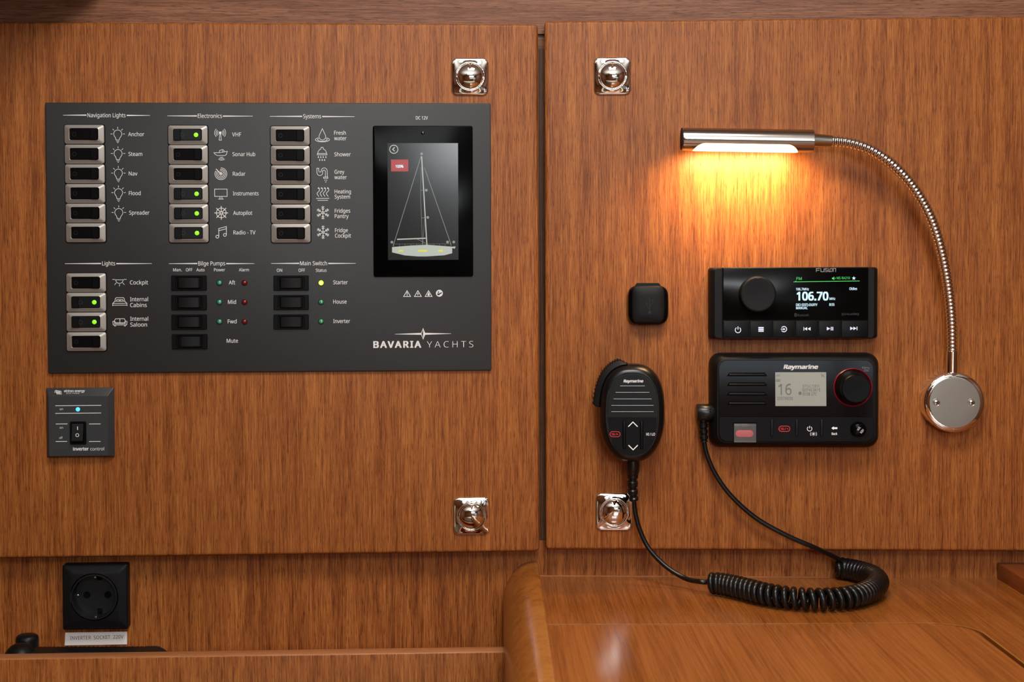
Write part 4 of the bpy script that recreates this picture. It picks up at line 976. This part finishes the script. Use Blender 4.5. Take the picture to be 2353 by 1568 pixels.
t.strokes(1838.3, 904, [('p', [(-3, -3.3), (3, -3.3), (3, 3.3), (-3, 3.3)])], m='lcd_t', y=ly(904)-0.0004, parent=lcd, name='status_block')
t.strokes(1890.5, 863, [('l', [(-4, -3.5), (4, 3.5)], 1.4), ('l', [(3, -3), (-3, 3)], 1)], m='lcd_t2', y=ly(863)-0.0004, parent=lcd, name='satellite_symbol')
vt("Raymarine", 1800.3, 1879.2, 847.9, 8.8, 'white', bold=0.045, slant=0.2, parent=t.e)
vt("Menu", 1980.9, 1997.9, 847.5, 4.6, 'greyp', parent=t.e); vt("DSC", 1985.5, 1998, 854, 4.6, 'greyp', parent=t.e)
# main knob
X, Z = t.q(1959.8, 890.8, -0.026)
bm = bmesh.new(); loft(bm, [(circ(43*S, 10), -0.020), (circ(43*S, 10), -0.0262), (circ(42*S, 10), -0.0268), (circ(41*S, 10), -0.0262), (circ(41*S, 10), -0.020)], loop=True)
tag(finish(bm, 'knob_ring', 'ringred', t.e, loc=(X, 0, Z)), 'thin red ring around the main knob')
bm = bmesh.new(); loft(bm, [(circ(41*S, 10), -0.020), (circ(40.5*S, 10), -0.0262), (circ(37.5*S, 10), -0.0300), (circ(35.5*S, 10), -0.0320), (circ(34*S, 10), -0.0375), (circ(32.5*S, 10), -0.0408), (circ(30*S, 10), -0.0420), (circ(27*S, 10), -0.0420), (circ(3*S, 10), -0.0416)])
finish(bm, 'main_knob', 'black_sw', t.e, angle=45, loc=(X, 0, Z))
# keypad details
for x in (1773.8, 1831, 1888.2):
    cx, cz, w_, h_ = t.rect(x-3.5, 964, x+3.5, 1004, FY)
    bm = bmesh.new(); plate(bm, cx, cz, w_, h_, 0.0015, FY+0.001, FY-0.0010, 0.0008); finish(bm, 'key_divider', 'black', t.e)
cx, cz, w_, h_ = t.rect(1686.5, 974, 1737.5, 1016.5, FY-0.002)
bm = bmesh.new(); plate(bm, cx, cz, w_+0.0012, h_+0.002, 0.0004, FY+0.001, FY-0.0003, 0.0002); dw = finish(bm, 'distress_well', 'groove', t.e)
bx_, bz_, bw, bh = t.rect(1690.5, 989.4, 1731.2, 1004.5, FY-0.0012)
bm = bmesh.new(); plate(bm, bx_, bz_, bw, bh, bh/2, FY, FY-0.0014, 0.0003); rb = tag(finish(bm, 'distress_button', 'redbtn', dw), 'red pill-shaped distress button')
t.text("Distress", 1699.5, 1724.4, 1000, 5.2, m='greyp', y=FY-0.0014, parent=dw)
bm = bmesh.new(); plate(bm, cx, cz, w_, h_, 0.0005, FY-0.0018, FY-0.0026, 0.0002)
cvv = tag(finish(bm, 'hinged_cover', 'cover', dw), 'clear hinged cover over the distress button')
bm = bmesh.new(); box(bm, cx-w_/2, cx+w_/2, FY-0.0030, FY-0.0018, cz-h_/2-0.0003, cz-h_/2+0.0009, 0.0002); box(bm, cx-0.010, cx+0.009, FY-0.0032, FY-0.0022, cz+h_/2-0.0024, cz+h_/2-0.0016); box(bm, cx-0.0035, cx+0.003, FY-0.0034, FY-0.0020, cz+h_/2-0.0036, cz+h_/2-0.0003, 0.0002)
finish(bm, 'cover_hinge', 'cover', dw)
def pill(w, h): return [(x/S, -z/S) for x, z in rr(w*S, h*S, h/2*S, 5)]
t.strokes(1802.5, 985.8, [('c', pill(24.5, 12), 1.4)], m='key_r', y=FY); t.text("16 / +", 1793.5, 1811.5, 988.5, 5.2, m='key_r', y=FY, bold=0.02)
t.strokes(1860.3, 985.2, [('l', arc(0, 0.5, 5.2, -55, 235, 18), 1.3), ('l', [(0, -6), (0, -0.5)], 1.4)], m='key_p', y=FY)
t.strokes(1869.3, 997.8, [('p', circle(0, 0, 2, 10))]+[('l', [(3*math.cos(a*PI/4), 3*math.sin(a*PI/4)), (4.6*math.cos(a*PI/4), 4.6*math.sin(a*PI/4))], 0.9) for a in range(8)]+[('l', arc(0, 0, 7, -35, 35, 5), 0.9), ('l', arc(0, 0, 7, 145, 215, 5), 0.9)], m='key_p', y=FY)
t.strokes(1917.3, 984.4, [('p', [(-6.7, 0), (-1.5, -4), (-1.5, -2), (6.6, -2), (6.6, 2), (-1.5, 2), (-1.5, 4)])], m='key_p', y=FY)
t.text("Back", 1911, 1924, 999.8, 5.2, m='key_p', y=FY, bold=0.015)
X, Z = t.q(1973, 987.3, FY-0.003); bm = bmesh.new()
loft(bm, [(circ(17.5*S, 8), FY+0.001), (circ(17.5*S, 8), FY-0.0015), (circ(16.5*S, 8), FY-0.0045), (circ(13.5*S, 8), FY-0.0062), (circ(12*S, 8), FY-0.0066), (circ(3*S, 8), FY-0.0067)])
vk = finish(bm, 'small_knob', 'gloss_radio', t.e, angle=50, loc=(X, 0, Z))
for s_, dx, dy in (("VOL", -2.5, -3.5), ("SQU", 4.5, 2.5)):
    t.text(s_, 1976+dx-5, 1976+dx+5, 990+dy+1.5, 4.6, m='key_p', y=FY-0.0067, rot=math.radians(55))

# ================================================================ FIST MICROPHONE WITH CORD
t = Thing('handheld_microphone', RF, 1452, 945, 0, 'black handheld radio microphone hanging on the door, its coiled cord lying on the table', 'microphone')
YM = -0.046
bcx, bcz, bw, bh = t.rect(1376, 836, 1527, 1062, -0.032)
def egg(w, h, cx, cz, e=2.55, n=64, low=0.10):
    out = []
    for i in range(n):
        a = 2*PI*i/n; c, s_ = math.cos(a), math.sin(a)
        x = w/2*abs(c)**(2/e)*(1 if c >= 0 else -1); z = h/2*abs(s_)**(2/e)*(1 if s_ >= 0 else -1)
        x *= 1-low*max(0, -z/(h/2))**2 + 0.02*max(0, z/(h/2))
        out.append((cx+x, cz+z))
    return out
bm = bmesh.new()
loft(bm, [(egg(bw*0.80, bh*0.84, bcx, bcz), -0.014), (egg(bw*0.94, bh*0.955, bcx, bcz), -0.019), (egg(bw, bh, bcx, bcz), -0.027), (egg(bw, bh, bcx, bcz), -0.033), (egg(bw*0.975, bh*0.98, bcx, bcz), -0.038), (egg(bw*0.90, bh*0.93, bcx, bcz), -0.0425), (egg(bw*0.80, bh*0.855, bcx, bcz), -0.0455), (egg(bw*0.775, bh*0.84, bcx, bcz), -0.0455), (egg(bw*0.765, bh*0.83, bcx, bcz), -0.0445)])
body = finish(bm, 'body', 'rubber', t.e, angle=40)
fcx, fcz, fw, fh = t.rect(1397.5, 862, 1509.5, 1048, YM)
zs_ = t.q(1450, 960, YM)[1]
eg = egg(fw, fh, fcx, fcz, 2.6)
for nm, cl, mm, pts in (('grille_plate', 1, 'black', [(x, max(z, zs_+0.0001)) for x, z in eg]), ('keypad', 0, 'black_sw', [(x, min(z, zs_-0.0001)) for x, z in eg])):
    bm = bmesh.new(); loft(bm, [(pts, -0.044), (pts, YM)]); finish(bm, nm, mm, t.e)
for x0, x1, y in ((1425, 1481.6, 887.4), (1414.8, 1491.9, 902.3), (1409.8, 1496.9, 917.3), (1404.8, 1501.9, 932.3), (1404.8, 1501.9, 946.6)):
    a = t.q(x0, y, YM); b = t.q(x1, y, YM)
    bm = bmesh.new(); plate(bm, (a[0]+b[0])/2, a[1], b[0]-a[0], 3.2*S, 1*S, YM+0.0005, YM-0.0002, 0.0001); gr = finish(bm, 'grille_slot', 'groove', t.e)
    t.strokes((x0+x1)/2, y, [('l', [(-(x1-x0)/2, 0), ((x1-x0)/2, -0.4)], 1.2)], m='grey_slit', y=YM-0.0002, name='slit_highlight', parent=gr) if 'grey_slit' in M else None
    bm = bmesh.new(); sweep(bm, [(a[0], YM-0.0001, a[1]), (b[0], YM-0.0001, b[1])], 0.9*S, 8); finish(bm, 'grille_bar', 'slitbar', t.e) if 'slitbar' in M else bm.free()
t.text("Raymarine", 1432.4, 1477.8, 879, 5.8, y=YM, bold=0.05, slant=0.2)
for x in (1434.4, 1474.3):
    cx, cz, w_, h_ = t.rect(x-4, 967, x+4, 1033, YM); bm = bmesh.new(); plate(bm, cx, cz, w_, h_, w_/2, YM+0.001, YM-0.0014, 0.0009); finish(bm, 'key_divider', 'black_sw', t.e)
t.strokes(1454.4, 975.6, [('l', [(-10.3, 5.2), (0, -5.2), (10.3, 5.2)], 2.0)], m='key_p', y=YM); t.strokes(1454.8, 1028.8, [('l', [(-10.3, -5.2), (0, 5.2), (10.3, -5.2)], 2.0)], m='key_p', y=YM)
t.strokes(1413.3, 998.2, [('c', pill(22.5, 11.5), 1.3)], m='key_r', y=YM); t.text("16 /+", 1405, 1421, 1001, 5, m='key_r', y=YM, bold=0.02)
t.text("HI / LO", 1484.9, 1505.2, 1001.4, 6, m='key_p', y=YM, bold=0.01)
# push-to-talk bar wrapping the upper left shoulder, ribbed
bm = bmesh.new(); n = 58; inner_, outer_ = [], []
e_in = lambda a, k: (bcx+bw/2*k*math.cos(a)*1.0, bcz+bh/2*k*math.sin(a))
def shell(a, add):
    c, s_ = math.cos(a), math.sin(a); e = 2.55
    x = bw/2*abs(c)**(2/e)*(1 if c >= 0 else -1); z = bh/2*abs(s_)**(2/e)*(1 if s_ >= 0 else -1)
    r = math.hypot(x, z); return bcx+x*(1+add/r), bcz+z*(1+add/r)
rows = []
for i in range(n+1):
    a = math.radians(94+(176-94)*i/n); rib = 0.0011 if i % 3 == 0 else 0.0
    tp_ = min(1, i/8, (n-i)/0.5+0.7)
    o1 = shell(a, 0.0058*tp_+rib); i1 = shell(a, 0.0)
    o2 = shell(a, 0.0048*tp_+rib*0.3)
    rows.append([bm.verts.new((i1[0], -0.020, i1[1])), bm.verts.new((o2[0], -0.0205, o2[1])), bm.verts.new((o1[0], -0.0225, o1[1])), bm.verts.new((o1[0], -0.0345, o1[1])), bm.verts.new((o2[0], -0.0370, o2[1])), bm.verts.new((i1[0], -0.0385, i1[1]))])
for a, b in zip(rows[:-1], rows[1:]):
    for k in range(6): bm.faces.new((a[k], a[(k+1) % 6], b[(k+1) % 6], b[k]))
bm.faces.new(rows[0]); bm.faces.new(list(reversed(rows[-1])))
tag(finish(bm, 'talk_button', 'black_soft', t.e, angle=30), 'ribbed push-to-talk bar on the upper left shoulder')
bx_, bz_, _, _ = t.rect(1430, 900, 1475, 960, 0)
bm = bmesh.new(); plate(bm, bx_, bz_, 0.03, 0.04, 0.003, 0.0, -0.0145, 0.001); finish(bm, 'hanging_clip', 'black', t.e)
# neck and strain relief
def mp_(px, py, off): x, z = t.q(px, py, -off); return Vector((x, -off, z))
bm = bmesh.new(); sweep(bm, [mp_(1454, 1052, .030), mp_(1454, 1072, .030), mp_(1454, 1086, .029), mp_(1454, 1090, .0285)], [16.5*S*.97, 15.8*S, 14.6*S, 12*S], 20); finish(bm, 'cord_neck', 'rubber', t.e)
bm = bmesh.new(); path = resample(catmull([mp_(1454, 1088, .0285), mp_(1453.5, 1110, .027), mp_(1454, 1130, .025), mp_(1456.5, 1151, .023)], 10), 0.0011)
prof_r = [(13 if (i % 8) in (0, 1, 2, 3, 4) else 10)*S*(1-0.16*i/len(path)) for i in range(len(path))]
sweep(bm, path, prof_r, 18); finish(bm, 'strain_relief', 'rubber', t.e, angle=40)
Ti = t.T.inverted()
def loc(v): return Ti @ v
ZC = deskz+0.0118
wall_y = lambda x: (RF.W(1900, 1300, -WALL)).y
def coilpt(px, py):
    p = hitz(px, py, ZC)
    lim = RF.o + RF.y*(WALL-0.013)
    if (p-lim).dot(RF.y) > 0: p = RF.W(px, py, -WALL+0.013)
    return loc(p)
cc = [coilpt(*p) for p in ((1637, 1340), (1668, 1344), (1712, 1354), (1765, 1367), (1830, 1376), (1900, 1378), (1960, 1372), (2001, 1357), (2017, 1339), (2004, 1324), (1975, 1314), (1947, 1308), (1922, 1304))]
path = catmull(cc, 40); path = resample(path, 0.0004)
n = len(path); T = [(path[min(i+1, n-1)]-path[max(i-1, 0)]).normalized() for i in range(n)]
hel = []; nrm = Vector((0, 0, 1)); ph = 0.0; total = n*0.0004; L = 0
for i in range(n):
    nrm = (nrm-T[i]*nrm.dot(T[i])).normalized(); bn = T[i].cross(nrm)
    u = i/n; pitch = 0.0052+0.0028*max(0, min(1, (u-0.05)/0.22))*max(0, min(1, (0.62-u)/0.16))
    steps = 4
    for k in range(steps):
        ph += 2*PI*0.0004/pitch/steps
        f = k/steps; p = path[i].lerp(path[min(i+1, n-1)], f)
        hr = 0.0082*min(1, 0.35+(n-i)*0.0004/0.006)
        hel.append(p+(nrm*math.cos(ph)+bn*math.sin(ph))*hr)
hel = resample(hel, 0.0021)
bm = bmesh.new(); sweep(bm, hel, 0.0031, 10); finish(bm, 'coiled_cord', 'rubber', t.e, angle=80)
c1 = [mp_(1456, 1146, .0235), mp_(1460, 1180, .021), mp_(1471, 1220, .020), mp_(1492, 1262, .022), mp_(1530, 1302, .030), mp_(1575, 1330, .040)]
e0 = hel[0]; c1 += [loc(hitz(1607, 1337, ZC)), loc(hitz(1625, 1338, ZC)), hel[3]]
bm = bmesh.new(); sweep(bm, catmull(c1, 12), 0.0025, 12); finish(bm, 'cord', 'rubber', t.e, angle=80)
c2 = [mp_(1617, 1010, .012), mp_(1624, 1045, .012), mp_(1645, 1092, .012), mp_(1682, 1142, .012), mp_(1740, 1193, .012), mp_(1810, 1232, .012), mp_(1870, 1258, .010), mp_(1910, 1277, .0), mp_(1930, 1288, -0.006), mp_(1944, 1297, -0.010)]
bm = bmesh.new(); sweep(bm, catmull(c2, 12), 0.0025, 12); finish(bm, 'cord', 'rubber', t.e, angle=80)
bm = bmesh.new(); path = resample(catmull([mp_(1615.5, 962, .012), mp_(1616, 985, .012), mp_(1617.5, 1017, .012)], 10), 0.0010)
sweep(bm, path, [(11.2 if (i % 6) in (0, 1, 2, 3) else 8.8)*S*(1-0.15*i/len(path)) for i in range(len(path))], 16); finish(bm, 'strain_relief', 'rubber', t.e, angle=40)
bm = bmesh.new(); sweep(bm, [mp_(1600.5, 949, .012), mp_(1602, 949, .012), mp_(1634, 949, .012), mp_(1645, 949, .012)], [19*S, 20.2*S, 20.2*S, 15*S], 24); pg = finish(bm, 'plug', 'rubber', t.e, angle=40)
for dz in (-9, -4, 10):
    bm = bmesh.new(); c = mp_(1630, 949+dz, .012); dome(bm, c.x, c.z, 1.7*S, c.y-20.2*S*math.cos(math.asin(abs(dz)/20.2)), 0.0003, n=2); finish(bm, 'pin_dimple', 'groove', pg)
